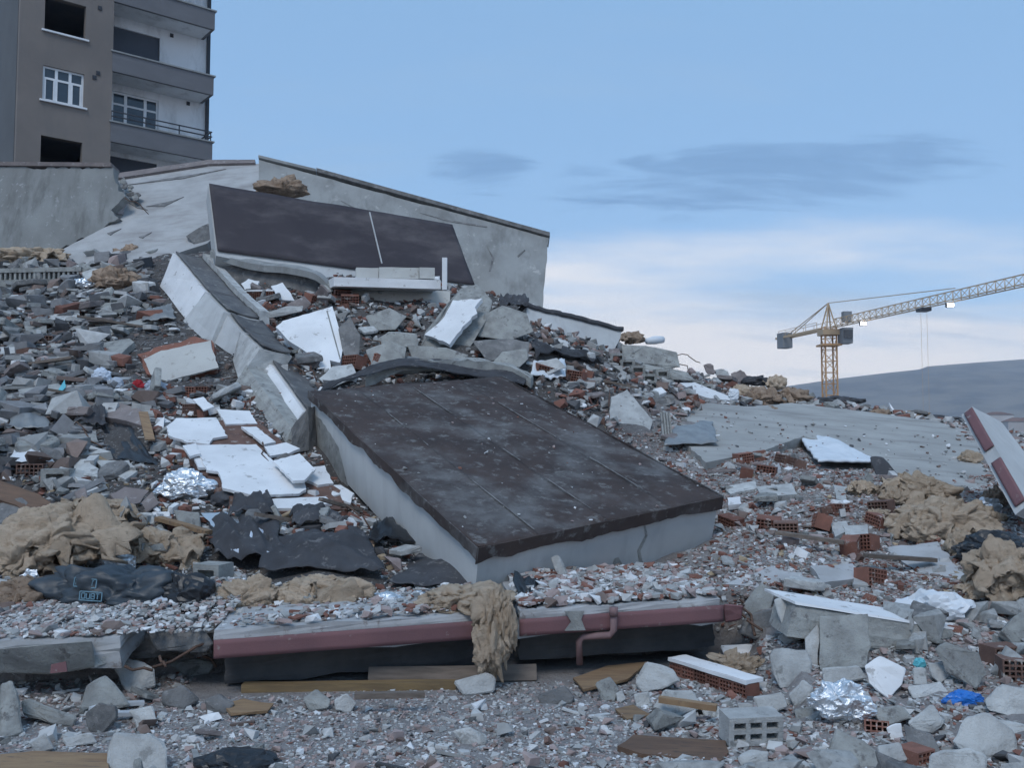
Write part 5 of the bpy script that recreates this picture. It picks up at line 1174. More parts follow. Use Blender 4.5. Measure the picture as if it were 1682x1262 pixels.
# ------------------------------------------------------------------ right ridge and slope
gplate('plaster_piece', [(1004,652),(1030,640),(1072,690),(1066,712),(1034,712),(1000,690)], .12, PALEC, 'pale tilted plaster panel behind the right side of the roof slab', 'plaster', .4, (-.1, -.6))
t = thing('ribbed_panel', 'upright grey ribbed grille right of the pale tilted panel', 'grille', hit(1097, 728))
for k in range(4): a = hit(1091 + k * 4.5, 728); bar('rib', a + Vector((0, .04, 0)), Vector((a.x - .03, a.y + .12, pt(1091, 678, a.y).z)), .03, .06, GREY, t, Vector((0, 1, 0)))
RDG = [([(1020,566),(1060,568),(1112,580),(1118,604),(1070,606),(1024,592)], .9, GREY, 'massive broken grey slab end on the right ridge'), ([(1044,596),(1090,604),(1130,612),(1140,626),(1080,622)], .5, GREY, 'long grey joist piece below the massive slab end'), ([(1155,600),(1166,596),(1176,612),(1164,618)], .4, BROWNC, 'round brownish rock on the ridge'), ([(1172,608),(1190,606),(1204,622),(1180,626)], .4, PALEC, 'pale rock right of the round brownish one'), ([(1200,614),(1216,608),(1232,620),(1226,634),(1206,632)], .4, BROWNC, 'brownish boulder on the ridge left of the black felt'),
       ([(1000,574),(1018,572),(1020,592),(1004,596)], .4, BROWNC, 'brownish block at the end of the pale wall panel'), ([(1075,655),(1105,648),(1108,664),(1080,672)], .4, DARKC, 'dark brown slab piece behind the pale tilted panel')]
KEEP.extend(f[0] for f in RDG)
for px, th_, m, lb in RDG: rock('concrete_chunk', px, th_, m, lb, C_, amp=.04)
for (u, v, lb) in ((1014, 596, 'first of three joist blocks with round holes at the wall panel end'), (1031, 606, 'second of three joist blocks with round holes on the ridge'), (1047, 616, 'third of three joist blocks with round holes on the ridge'), (1086, 622, 'joist block with hole beneath the massive slab end'), (1142, 640, 'left joist block of the pair above the white flake'), (1160, 646, 'right joist block of the pair above the white flake'), (1066, 630, 'joist block with dark hole below the long joist piece')):
    brick(u, v, JB, random.uniform(-15, 10), lb, name='joist_block', cat='block', scale=1.0, up=.02)
tag(tube('insulation_roll', [pt(1062, 561, 21.6), pt(1076, 559, 21.7), pt(1089, 558, 21.8)], [.07, .1, .08], PLAST, None, 12), 'white plastic roll lying on the ridge top', 'roll')
for (q, lb, m) in (((1018,546,1062,568),'brown insulation roll on the ridge beside the white plastic roll',WOOLD), ((1196,634,1240,656),'tan insulation on the ridge, first from the left',WOOL), ((1222,638,1282,670),'brown folded insulation in the middle of the ridge',WOOLD), ((1256,618,1292,646),'peaked tan insulation on the ridge skyline',WOOL), ((1272,636,1330,668),'wide brown insulation mound left of the crane foot',WOOLD), ((1226,668,1290,690),'reddish insulation spill below the ridge',WOOLD), ((1430,672,1466,690),'small brown insulation lump beside the white triangle',WOOLD), ((1480,676,1532,692),'brown insulation right of the white triangle',WOOLD), ((1576,740,1610,772),'small tan insulation lump on the sloping slab',WOOL)):
    wool(*q, lb, m, seed=len(lb) * 1.3, lev=4)
for q, lb, s in (((1222,618,1268,638),'black felt on the ridge between insulation lumps',21), ((1334,652,1422,668),'dark crumpled felt heap on the ridge right of the crane foot',22), ((1500,682,1566,694),'black felt heap on the skyline near the red-edged fragment',23)):
    wool(*q, lb, FELT, s, 4, 'roofing felt', 'roofing_felt', fold=.16)
gplate('plaster_piece', [(1117,629),(1140,628),(1195,650),(1200,658),(1155,654),(1136,644)], .1, WHITE, 'long white plaster flake on the ridge', 'plaster', .3, (.05, -.4)); gplate('plaster_piece', [(1460,661),(1468,672),(1480,690),(1472,694)], .05, WHITE, 'white triangular plaster shard standing on the skyline', 'plaster', .1, (-.3, -.9), keep=False)
foil(1196, 640, 1214, 664, 'pale plastic scrap at the end of the long white flake', PLAST, 51, 'plastic_scrap', 'plastic')
felt([(1305,722),(1400,738),(1345,772),(1440,772)], 'white quilted plastic cover spread on the right slope', PLAST, .04, .12, 30, 'plastic_sheet', 'plastic sheet', 31, .1, .03, 1.6)
rock('roofing_felt', [(1428,750),(1450,751),(1478,782),(1440,786)], .3, FELT, 'dark felt wedge right of the white quilted cover', 'roofing felt')
for q, lb, ex in (((1452,782,1566,836),'folded tan insulation heap, uppermost on the right slope',((1440,800,1500,836),)), ((1462,826,1628,896),'largest tan insulation heap on the right slope',((1560,830,1640,872),(1480,850,1560,900))), ((1590,900,1700,1014),'tan insulation heap at the right border below the black sack',()), ((1556,872,1600,926),'tan insulation tuft left of the black sack',()), ((1612,806,1656,842),'brown insulation lump under the red-edged fragment',()), ((1395,790,1440,822),'tan insulation shred left of the uppermost heap',()), ((1430,836,1462,852),'small pale insulation shred beside the dark hollow brick',())):
    wool(*q, lb, WOOLD if 'brown' in lb else WOOL, seed=len(lb) * 1.7, extra=ex)
foil(1574, 876, 1700, 940, 'black plastic sack with folds at the right border', BLACKP, 61, 'plastic_sack', 'sack', 5, .16); foil(1600, 820, 1642, 854, 'bright foil strip between insulation heaps on the right', seed=62)
SR = [([(1185,800),(1240,790),(1246,802),(1200,812)],'pale stone flake right of the roof slab edge',PALEC), ([(1335,787),(1362,786),(1366,800),(1340,804)],'white tile on the right slope below the quilted cover',WHITE), ([(1368,796),(1392,800),(1390,824),(1374,820)],'pale slab piece leaning below the quilted cover',PALEC), ([(1362,860),(1390,856),(1398,870),(1372,882)],'pale round slab, left of the pair above red bricks',PALEC), ([(1384,864),(1425,862),(1428,886),(1390,888)],'pale round slab, right of the pair above red bricks',PALEC), ([(1450,854),(1470,846),(1482,868),(1466,882)],'dark grey square block among red bricks',GREY), ([(1195,818),(1216,816),(1218,828),(1196,830)],'white tile at the right corner of the roof slab',WHITE), ([(1164,716),(1182,714),(1188,732),(1170,738)],'white oval tile behind the roof slab on the right',WHITE),
      ([(1260,776),(1280,760),(1284,776),(1262,792)],'pale flat slab under the brick cluster',PALEC), ([(1240,800),(1300,794),(1310,812),(1250,816)],'wide thin pale slab under the brick cluster',PALEC), ([(1310,720),(1330,716),(1346,736),(1318,734)],'white flake above the brick cluster',WHITE),
      ([(1450,900),(1540,890),(1590,950),(1520,948)],'broad broken pale slab low on the right slope',PALEC), ([(1190,960),(1270,930),(1320,950),(1240,966)],'broad flat pale slab right of the roof slab base',PALEC), ([(1330,930),(1400,926),(1420,950),(1350,958)],'flat pale slab in the middle of the lower right slope',PALEC)]
for k, (px, lb, m) in enumerate(SR): gplate('concrete_slab', px, .07, SLABTOP if 'broad' in lb or 'flat' in lb else m, lb, 'slab', .07, (random.uniform(-.12, .12), -.08), .05 if 'broad' in lb else .02, keep=False)
BRR = [(1222,760,20,HBK,'left big brick of the cluster behind the roof slab corner'), (1250,756,10,HBK,'right big brick of the cluster behind the roof slab corner'), (1224,786,-35,HBK,'white-dusted brick, lower left of the cluster'), (1258,782,-25,HBK,'white-dusted brick, lower middle of the cluster'), (1285,764,40,HBB,'dark red brick, upper right of the cluster'), (1306,770,5,HBB,'dark red brick, rightmost of the cluster'), (1262,870,-22,HBK,'hollow brick with many holes, left of the pair on the right slope'), (1292,878,-18,HBB,'hollow brick with many holes, right of the pair on the right slope'), (1346,866,10,HBK,'red brick left of the pale round slabs'), (1378,850,30,HBK,'red brick above the pale round slabs'), (1398,906,-10,HBK,'red brick, left of the pair under the round slab'), (1420,902,15,HBK,'red brick, right of the pair under the round slab'), (1450,842,-50,HBB,'dark hollow brick tilted left of the insulation heap'), (1440,866,20,HBK,'red brick beside the dark square block'), (1500,880,-20,HBK,'red brick below the large insulation heap'), (1430,960,30,HBK,'single red-brown brick on the lower right slope'), (1200,868,10,HBK,'red brick right of the roof slab end'), (1140,664,0,HBK,'lone red brick on the sloping slab'), (925,960,4,HBK,'white-dusted red brick, left of the row before the roof slab'), (955,960,-6,HBK,'red brick, middle of the row before the roof slab'), (984,957,3,HBK,'red brick, right of the row before the roof slab'), (1057,952,-20,HBK,'single red brick lying before the roof slab'), (890,616,90,HBK,'standing red brick behind the roof slab, left one'), (945,626,80,HBK,'standing red brick behind the roof slab, middle one'), (962,626,80,HBK,'standing red brick behind the roof slab, right one')]
for k, (u, v, y, me, lb) in enumerate(BRR): brick(u, v, me, y + (0 if 'holes' in lb or k % 3 == 0 else random.choice((90, 70, 110))), lb, pitch=random.uniform(-18, 18), roll=random.uniform(-12, 12), scale=.92 if v > 700 else 1.1)
for k in range(5):
    a = pt(960 + k * 14, 640, 16.4); b = pt(940 + k * 20, 668, 15.6); tag(tube('rebar', [a, a.lerp(b, .5) + Vector((0, 0, .05)), b], .012, STEEL, None, 5), 'thin bent rebar behind the right edge of the roof slab, %s from the left' % ('first', 'second', 'third', 'fourth', 'fifth')[k], 'rebar', 'rebars behind the roof slab')

# bent sheets, boards and cloth tangled in the left and centre debris
DULL = mat('dull_sheet_metal', (.30,.31,.31), (.22,.225,.23), 4, .55, .2, 30, metal=.4)
TANG = [([(20,700),(70,694),(10,722),(82,720)],'grey bent metal sheet at the left border above the plywood',DULL,.06), ([(392,838),(440,832),(372,868),(450,872)],'torn dark felt below the cracked plaster',FELT,.1), ([(470,862),(530,850),(480,886),(560,884)],'black felt scrap above the orange plywood',FELT,.1), ([(620,880),(660,872),(600,912),(700,920)],'black felt crumpled at the foot of the roof side',BLACKP,.1), ([(240,520),(280,512),(230,540),(290,536)],'grey metal sheet beside the top of the beam',DULL,.08),
        ([(130,690),(168,684),(120,712),(176,716)],'dark felt flap left of the tan plank',FELT,.1), ([(395,900),(430,892),(380,930),(440,936)],'pale cloth strip lying on the dark felt',PALECL,.06), ([(20,760),(70,750),(10,780),(84,776)],'pale plastic sheet scrap above the brown plywood',PLAST,.05), ([(660,606),(700,600),(650,622),(712,618)],'grey sheet scrap behind the roof slab',DULL,.1), ([(880,610),(930,604),(870,634),(930,636)],'pale plastic sheet folded behind the roof slab',PLAST,.1), ([(1110,716),(1170,704),(1090,748),(1180,742)],'bent grey sheet behind the right roof corner',DULL,.04)]
for k, (q, lb, m, am) in enumerate(TANG): felt(q, lb, m, am * .7, .14, 14, 'bent_sheet', 'sheet', 40 + k, .06); KEEP.pop()
for (u, v, L, w, y, tl, lb, m) in ((150, 668, 1.2, .12, 20, 10, 'grey timber batten lying in the left heap', WOOD), (60, 610, 1.4, .14, -12, -6, 'grey plank across the left heap near the border', WOOD), (210, 545, 1.8, .12, 16, 8, 'long grey plank leaning toward the beam top', WOOD), (470, 875, .7, .08, 35, 12, 'short timber below the plaster sheets', WOOD), (300, 885, .8, .10, -30, 8, 'brown timber beside the red cube brick', PLY), (560, 850, .6, .07, 50, 15, 'thin timber at the foot of the roof side', WOOD), (1330, 905, .7, .09, -25, 6, 'thin timber on the right slope', WOOD), (1480, 940, .8, .10, 15, 5, 'grey timber low on the right slope', WOOD), (660, 530, 1.0, .12, 25, 15, 'timber piece under the balcony slab', WOOD), (1000, 640, 1.2, .1, -30, 12, 'timber batten behind the roof slab right edge', WOOD), (640, 1175, .5, .05, 12, 2, 'splinter of timber on the open gravel', WOOD), (1130, 1190, .4, .06, -20, 3, 'small timber splinter above the brown board', PLY)):
    board(u, v, L, w, .04, y, lb, m, tl, .14, 'timber_batten', 'timber')

RB = [((300,1062),(355,1096),'rusty rebar drooping under the left end of the red-edged slab'), ((1200,1000),(1252,1036),'rebar curling out at the right end of the red-edged slab'), ((1215,985),(1240,1044),'second rebar at the right end of the red-edged slab'), ((780,560),(842,600),'rebar bent below the crumbling grey mass'), ((1100,590),(1142,618),'rebar poking off the massive ridge slab end'), ((1112,584),(1150,596),'thin rebar above the ridge slab end'), ((470,600),(520,626),'rebar beside the bent grey sheet'), ((430,560),(470,530),'rebar standing behind the broken beam'), ((640,590),(600,560),'rebar rising above the concrete lip'), ((205,325),(244,352),'rebar hanging at the broken corner of the grey wall'), ((560,835),(610,872),'wire lying at the foot of the roof side'), ((430,735),(440,770),'wire bent over the white plaster sheets'), ((1340,985),(1380,1010),'rebar behind the white-topped beam'), ((120,700),(170,735),'wire looped above the wide pale slab')]
for k, (p, q, lb) in enumerate(RB):
    ya = hit(*p).y - .25; yb = hit(*q).y - .25
    if lb.startswith('rebar hanging'): ya = yb = 24.6
    a, b = pt(*p, ya), pt(*q, yb); g = random.Random(k); L = (b - a).length
    tag(tube('rebar', [a] + [a.lerp(b, f) + Vector((g.uniform(-.1, .1), g.uniform(-.1, .1), g.uniform(-.02, .16))) * L for f in (.2, .4, .6, .8)] + [b], .009 if 'wire' in lb else .012, STEEL, None, 6), lb, 'wire' if 'wire' in lb else 'rebar')
# ------------------------------------------------------------------ loose pieces of the heap
def tmpl_chunk(r):
    P = [Vector((r.uniform(-1, 1), r.uniform(-1, 1), r.uniform(-.8, .8))) for _ in range(11)]
    P = [Vector((math.copysign(abs(p.x) ** .5, p.x), math.copysign(abs(p.y) ** .5, p.y), math.copysign(abs(p.z) ** .5, p.z) * .75)) * .5 for p in P]
    return hull(P)
def tmpl_slab(r):
    n = r.choice((4, 4, 5, 6)); a0 = r.uniform(0, 6); t = r.uniform(.10, .22); asp = r.uniform(.5, .95)
    A = sorted(a0 + 2 * math.pi * (k + r.uniform(-.28, .28)) / n for k in range(n)); P = []
    for a in A:
        q = r.uniform(.38, .58); P.append(Vector((math.cos(a) * q, math.sin(a) * q * asp, -t / 2))); q *= r.uniform(.9, 1.02); P.append(Vector((math.cos(a) * q, math.sin(a) * q * asp, t / 2)))
    return hull(P)
def tmpl_stick(r):
    w, t = r.uniform(.1, .2), r.uniform(.05, .12); return hull([Vector((x * .5 * r.uniform(.85, 1), y * w * .5 * r.uniform(.8, 1), z * t * .5)) for x in (-1, 1) for y in (-1, 1) for z in (-1, 1)])
def tmpl_block(r):
    w, h = r.uniform(.45, .75), r.uniform(.4, .65); P = [Vector((x * .5, y * w * .5, z * h * .5)) for x in (-1, 1) for y in (-1, 1) for z in (-1, 1)]
    P[r.randrange(8)] *= r.uniform(.55, .9); P[r.randrange(8)] *= r.uniform(.7, 1); return hull(P)
def hull(P):
    bm = bmesh.new(); [bm.verts.new(p) for p in P]; res = bmesh.ops.convex_hull(bm, input=bm.verts[:])
    for x in set(res['geom_interior']) | set(res['geom_unused']):
        if isinstance(x, bmesh.types.BMVert) and x.is_valid: bm.verts.remove(x)
    bmesh.ops.triangulate(bm, faces=bm.faces[:]); bmesh.ops.recalc_face_normals(bm, faces=bm.faces[:]); bm.verts.index_update()
    V = np.array([v.co[:] for v in bm.verts]); Q = np.array([[v.index for v in f.verts] for f in bm.faces]); bm.free()
    return V, Q
tr_ = random.Random(3)
TM = {'chunk': [tmpl_chunk(tr_) for _ in range(16)], 'slab': [tmpl_slab(tr_) for _ in range(16)], 'stick': [tmpl_stick(tr_) for _ in range(8)], 'block': [tmpl_block(tr_) for _ in range(10)]}
PAL = {'mid': ((.235,.235,.24), .3),   # base colours of broken materials
 'grey': ((.37,.37,.36), .25), 'pale': ((.54,.54,.53), .15), 'white': ((.76,.765,.77), .08), 'red': ((.24,.115,.088), .3), 'brown': ((.21,.16,.14), .3), 'dark': ((.11,.11,.115), .4), 'tan': ((.40,.31,.21), .25), 'pink': ((.40,.315,.295), .2)}
def inside(px, u, v):
    c = np.zeros(len(u), bool); n = len(px)
    for i in range(n):
        (x1, y1), (x2, y2) = px[i], px[(i+1) % n]
        if y1 == y2: continue
        c ^= ((y1 > v) != (y2 > v)) & (u < (x2 - x1) * (v - y1) / (y2 - y1) + x1)
    return c
def nproj(x, y, z):
    z = z - CAMZ; f = y * CP + z * SP; b = -y * SP + z * CP
    return CU + F * x / f, CV - F * b / f
ROOF2 = [(x.x, x.y) for x in (RQ[0], RQ[1], RQ[3], RQ[2])]
WIDE = False
def sample(n, size, seed, region=None, ymax=26, near=1.0):
    """World points on the heap with the density thinning out with distance; none under the large slabs."""
    g = np.random.default_rng(seed); y = 4.9 + (ymax - 4.9) * g.random(n) ** near; half = y * (.88 if WIDE else .60) + .6
    x = (g.random(n) * 2 - 1) * half; z = h_at(x, y, HH); u, v = nproj(x, y, z)
    ok = ((u > -420) & (u < 2150) & ((u < -90) | (u > 1772)) if WIDE else (u > -90) & (u < 1772)) & (v < 1330) & ~inside(ROOF2, x, y)
    ok &= ~((y > edge_y(x) - .02 - size) & (y < edge_y(x) + .85) & (x > -2.6) & (x < 2.1) & (z < .2))
    for k in KEEP: ok &= ~inside(k, u, v)
    ok &= ~((y > 24) & (x < -6)) & ~((y > 21.5) & (x < 1.5) & (x > -7))
    if region is not None: ok &= region(u, v)
    return x[ok], y[ok], z[ok], u[ok], v[ok]
KEEPBIG += [[(250,430),(288,402),(345,402),(412,488),(445,560),(512,645),(512,745),(468,745),(378,632),(296,538)], [(252,772),(352,772),(352,836),(252,836)], [(222,548),(362,548),(362,630),(222,630)], [(545,430),(740,420),(740,482),(545,482)], [(268,668),(428,668),(590,800),(580,842),(400,842),(268,735)], [(330,400),(560,432),(560,482),(400,470)], [(590,585),(875,590),(870,640),(520,645)], [(60,935),(360,935),(360,1022),(60,1022)]]
def clear(u, v, r):
    ok = np.ones(len(u), bool)
    for du, dv in ((0, 0), (1, 0), (-1, 0), (0, -.7), (.7, -.5), (-.7, -.5)):
        for k in KEEP + KEEPBIG: ok &= ~inside(k, u + du * r, v + dv * r)
    return ok
def normals(x, y, e=.25):
    hx = (h_at(x + e, y) - h_at(x - e, y)) / (2 * e); hy = (h_at(x, y + e) - h_at(x, y - e)) / (2 * e)
    n = np.stack([-hx, -hy, np.ones_like(hx)], -1); return n / np.linalg.norm(n, axis=1, keepdims=True)
def rand_rot(g, n, tilt, N):
    """yaw about the surface normal plus a random tilt"""
    up = N + g.normal(0, tilt, (n, 3)); up /= np.linalg.norm(up, axis=1, keepdims=True); a = g.random(n) * 2 * np.pi
    ref = np.stack([np.cos(a), np.sin(a), np.zeros(n)], -1); X = np.cross(ref, up); X /= np.linalg.norm(X, axis=1, keepdims=True); Y = np.cross(up, X)
    return np.stack([X, Y, up], -1)
ZW = {  # zone: test, mix of colours, mix of shapes
 'front': (lambda u, v: (v > 1085) & (u < 1040), dict(grey=4, pale=4, white=1.2, pink=4, brown=.8, red=.3, dark=.5), dict(slab=5, chunk=3, stick=1)),
 'corner': (lambda u, v: (v > 1010) & (u >= 1040), dict(grey=3, pale=4, white=1, pink=3, red=.8, dark=.6), dict(slab=4, chunk=4, stick=1)),
 'slope': (lambda u, v: (v > 700) & (u > 1040) & (v <= 1085), dict(grey=3.5, pale=3, white=.9, pink=3.5, red=2.8, brown=1.2, tan=.3), dict(slab=5, chunk=2.5, block=1.5, stick=1)),
 'ledge': (lambda u, v: (v > 890) & (u > 640) & (u <= 1240), dict(grey=3, pale=3, white=2, pink=3, red=1.5, brown=1), dict(slab=5, chunk=3, stick=1)),
 'ridge': (lambda u, v: (u > 840) & (v <= 700), dict(grey=4, pale=2, white=1, red=1.5, brown=2, dark=1.5, pink=1.5), dict(slab=4, chunk=4, block=1, stick=1)),
 'middle': (lambda u, v: (u > 400) & (u <= 840) & (v <= 660), dict(grey=3, pale=2, white=2, red=3, brown=2, dark=1.5), dict(slab=4, chunk=3, block=2, stick=1)),
 'heap': (lambda u, v: (u <= 400) & (v <= 760), dict(mid=6, grey=3, brown=1.6, pale=.9, white=.5, red=.5, dark=2, pink=.5), dict(slab=9, chunk=1.2, block=1.2, stick=4)),
 'lower': (lambda u, v: (u <= 660) & (v > 760), dict(grey=3.5, brown=2, pale=1.5, white=1.1, red=1, dark=2.5, tan=1.2), dict(slab=5, chunk=3, block=1, stick=2)),
}
def zone_of(u, v):
    z = np.full(len(u), '', dtype=object); free = np.ones(len(u), bool)
    for k, (f, _, _) in ZW.items():
        m = free & f(u, v); z[m] = k; free &= ~m
    z[free] = 'slope'; return z
def wchoice(g, w, n): k = list(w); p = np.array([w[i] for i in k], float); return np.array(k, dtype=object)[g.choice(len(k), n, p=p / p.sum())]
ZL = {'front': 'crushed stone and brick crumbs strewn over the foreground gravel', 'corner': 'small stone and plaster crumbs between the boulders at bottom right', 'slope': 'loose brick and concrete crumbs on the slope right of the roof slab', 'ledge': 'white and pink crumbs heaped on the red-edged slab before the roof', 'ridge': 'mixed crumbs along the ridge behind the roof slab', 'middle': 'brick and plaster crumbs below the upper membrane', 'heap': 'grey slab splinters filling the heap left of the fallen beam', 'lower': 'mixed crumbs around the insulation and felt at lower left'}
SZ = dict(front=.42, corner=.62, slope=.55, ledge=.7, ridge=.85, middle=.85, heap=1.0, lower=.75)
ACC = {k: [[], [], [], 0] for k in ZW}
def add_loose(n, s0, s1, seed, tilt, near, power=2.0, lift=.25, region=None, ymax=26, mixc=None, mixs=None):
    x, y, z, u, v = sample(n, s1, seed, region, ymax, near); g = np.random.default_rng(seed + 99); m = len(x)
    if not m: return
    N = normals(x, y); zn = zone_of(u, v); s = np.maximum((s0 + (s1 - s0) * g.random(m) ** power) * np.array([SZ[k] for k in zn]), .012)
    if s1 > .3:
        okk = clear(u, v, s * F / y * .5); x, y, z, u, v, N, zn, s = x[okk], y[okk], z[okk], u[okk], v[okk], N[okk], zn[okk], s[okk]; m = len(x)
    N2 = N * .35 + np.array([0, 0, .65]); N2 /= np.linalg.norm(N2, axis=1, keepdims=True); Rm = rand_rot(g, m, tilt * .6, N2)
    for zk in ZW:
        idx = np.nonzero(zn == zk)[0]
        if not len(idx): continue
        shp = wchoice(g, mixs or ZW[zk][2], len(idx)); colr = wchoice(g, mixc or ZW[zk][1], len(idx))
        C = np.array([PAL[c][0] for c in colr]) * (1 + (g.random((len(idx), 1)) * 2 - 1) * np.array([[PAL[c][1]] for c in colr]))
        for sh in TM:
            ii = np.nonzero(shp == sh)[0]
            which = g.integers(0, len(TM[sh]), len(ii))
            for t_ in range(len(TM[sh])):
                jj = ii[which == t_]
                if not len(jj): continue
                V, Q = TM[sh][t_]; k = idx[jj]; P = np.stack([x[k], y[k], z[k]], -1)
                st = s[k] * (1.6 if sh == 'stick' else 1.0)
                W = np.einsum('nij,vj->nvi', Rm[k], V) * st[:, None, None] + P[:, None, :] + N[k][:, None, :] * (st * lift * (.18 if sh in ('slab', 'stick') else .6))[:, None, None]
                a = ACC[zk]; a[0].append(W.reshape(-1, 3)); a[1].append((Q[None] + (np.arange(len(jj)) * len(V))[:, None, None]).reshape(-1, 3) + a[3])
                a[2].append(np.repeat(C[jj], len(Q), 0)); a[3] += len(jj) * len(V)
add_loose(30000, .02, .07, 11, .25, 2.0, 1.5, ymax=16)
add_loose(34000, .03, .09, 21, .2, 1.3, 1.8, ymax=9.5)
add_loose(26000, .04, .16, 12, .3, 1.3, 1.8)
add_loose(9000, .10, .32, 13, .33, 1.0, 2.0, .35)
add_loose(12000, .14, .48, 14, .22, .9, 1.5, .6, lambda u, v: (u < 420) & (v < 790))
add_loose(11000, .08, .30, 15, .5, .9, 1.5, .6, lambda u, v: (u > 400) & (v < 720))
add_loose(110000, .02, .10, 18, .22, 1.0, 1.6, .3, lambda u, v: (u > 1000) & (v > 690) & (v < 1100), 15)
add_loose(26000, .03, .15, 16, .25, 1.0, 1.6, .3, lambda u, v: (u > 1100) & (v > 690) & (v < 1060), 17)
add_loose(9000, .03, .12, 17, .25, 1.0, 1.6, .3, lambda u, v: (u < 700) & (v > 640) & (v < 1000), 17)
GR_ = dict(mid=4, grey=4, brown=1.2, dark=2, pale=1)
add_loose(3600, .25, .55, 19, .6, .95, 1.8, .5, lambda u, v: (u < 640) & (v < 930) & (v > 440), 26, GR_, dict(slab=7, stick=3, chunk=1))
add_loose(1500, .2, .45, 20, .6, .95, 1.8, .5, lambda u, v: (u > 420) & (v < 650), 26, GR_, dict(slab=6, stick=2, chunk=2))
add_loose(16000, .04, .16, 22, .35, 1.0, 1.6, .4, lambda u, v: (u > 400) & (u < 900) & (v < 640))
add_loose(14000, .03, .12, 23, .35, 1.0, 1.6, .4, lambda u, v: (u < 520) & (v > 520) & (v < 860), 19)
add_loose(26000, .05, .2, 24, .4, 1.0, 1.8, .5, lambda u, v: (u > 255) & (u < 620) & (v > 640) & (v < 880), 16, dict(white=5, red=4, brown=1, grey=2), dict(slab=5, block=3, chunk=1))
WIDE = True
add_loose(36000, .03, .24, 25, .35, 1.3, 1.8, .4)
WIDE = False
def crumbs_on(quad, n, seed, s0, s1, zk, lift=.02):
    g = np.random.default_rng(seed); A, B, Cq, D = quad; a = g.random((n, 1)); b = g.random((n, 1))
    P = (np.array(A) * (1-a) + np.array(B) * a) * (1-b) + (np.array(Cq) * (1-a) + np.array(D) * a) * b
    N = np.tile(np.array((B - A).cross(Cq - A).normalized()), (n, 1)); Rm = rand_rot(g, n, .2, N); s = s0 + (s1 - s0) * g.random(n) ** 2
    colr = wchoice(g, ZW[zk][1], n); C = np.array([PAL[c][0] for c in colr])
    for i in range(n):
        V, Q = TM['slab' if i % 3 else 'chunk'][i % 16]; W = (Rm[i] @ V.T).T * s[i] + P[i] + N[i] * (lift + s[i] * .1)
        ac = ACC[zk]; ac[0].append(W); ac[1].append(Q + ac[3]); ac[2].append(np.repeat(C[i:i+1], len(Q), 0)); ac[3] += len(V)
A_, B_, C2_, D_, n_ = RQ
crumbs_on((A_, B_, C2_, D_), 90, 31, .015, .06, 'ledge', .03)
sl = [pt(345, 1034, 7.2), pt(786, 1004, 7.6)]; crumbs_on((sl[0], sl[1], sl[0] + Vector((0, 1.5, .03)), sl[1] + Vector((0, 1.5, .03))), 700, 32, .02, .10, 'ledge', .01)
sl = [pt(853, 1001, 7.65), pt(1186, 981, 8.05)]; crumbs_on((sl[0], sl[1], sl[0] + Vector((-.1, 1.4, .06)), sl[1] + Vector((-.1, 1.4, .06))), 2600, 33, .02, .12, 'ledge', .03)
sl = [pt(-60, 1053, 7.03), pt(348, 1039, 7.18)]; crumbs_on((sl[0], sl[1], sl[0] + Vector((0, 1.45, .2)), sl[1] + Vector((0, 1.45, .2))), 4200, 34, .012, .075, 'front', .01)
for e0, e1, n_e, sd_ in ((pt(355, 1033, 7.12), pt(786, 1003, 7.52), 150, 41), (pt(853, 998, 7.57), pt(1186, 979, 7.97), 190, 42), (pt(-60, 1052, 7.02), pt(196, 1044, 7.12), 120, 43)):
    crumbs_on((e0, e1, e0 + Vector((0, .35, .01)), e1 + Vector((0, .35, .01))), n_e, sd_, .03, .15, 'ledge', .01)
cs4 = [on_plane(*q, plR) for q in ((1160, 745), (1600, 800), (1120, 670), (1590, 715))]
crumbs_on(cs4, 220, 35, .02, .09, 'ridge', .01)
for zk, a in ACC.items():
    V = np.concatenate(a[0]); Q = np.concatenate(a[1]); Cc = np.concatenate(a[2])
    o = np_obj('loose_rubble', V, Q, RUB); at = o.data.attributes.new('Col', 'FLOAT_COLOR', 'FACE')
    at.data.foreach_set('color', np.concatenate([Cc, np.ones((len(Cc), 1))], 1).astype(np.float32).ravel())
    tag(o, ZL[zk], 'rubble', kind='stuff')

# individual larger pieces, each an object of its own
def me_of(name, tm, m, k):
    V, Q = tm; bm = bmesh.new(); vs_ = [bm.verts.new(v) for v in V]
    for q in Q: bm.faces.new([vs_[i] for i in q])
    bmesh.ops.dissolve_limit(bm, angle_limit=R(4), verts=bm.verts[:], edges=bm.edges[:])
    bmesh.ops.bevel(bm, geom=bm.edges[:], offset=.018, segments=1, affect='EDGES', clamp_overlap=True); bmesh.ops.triangulate(bm, faces=bm.faces[:])
    random.seed(k); bmesh.ops.subdivide_edges(bm, edges=bm.edges[:], cuts=1); bm.normal_update()
    for v in bm.verts: v.co += v.normal * .022 * noise.fractal(v.co * 6 + Vector((k, 0, 0)), .8, 2, 3)
    me = bpy.data.meshes.new(name); bm.to_mesh(me); bm.free(); me.materials.append(m); return me
ZP = {'front': 'on the foreground gravel', 'corner': 'among the boulders at bottom right', 'slope': 'on the slope right of the roof slab', 'ledge': 'on the red-edged slab before the roof', 'ridge': 'on the ridge behind the roof slab', 'middle': 'below the upper brown membrane', 'heap': 'in the grey heap left of the fallen beam', 'lower': 'around the felt and insulation at lower left'}
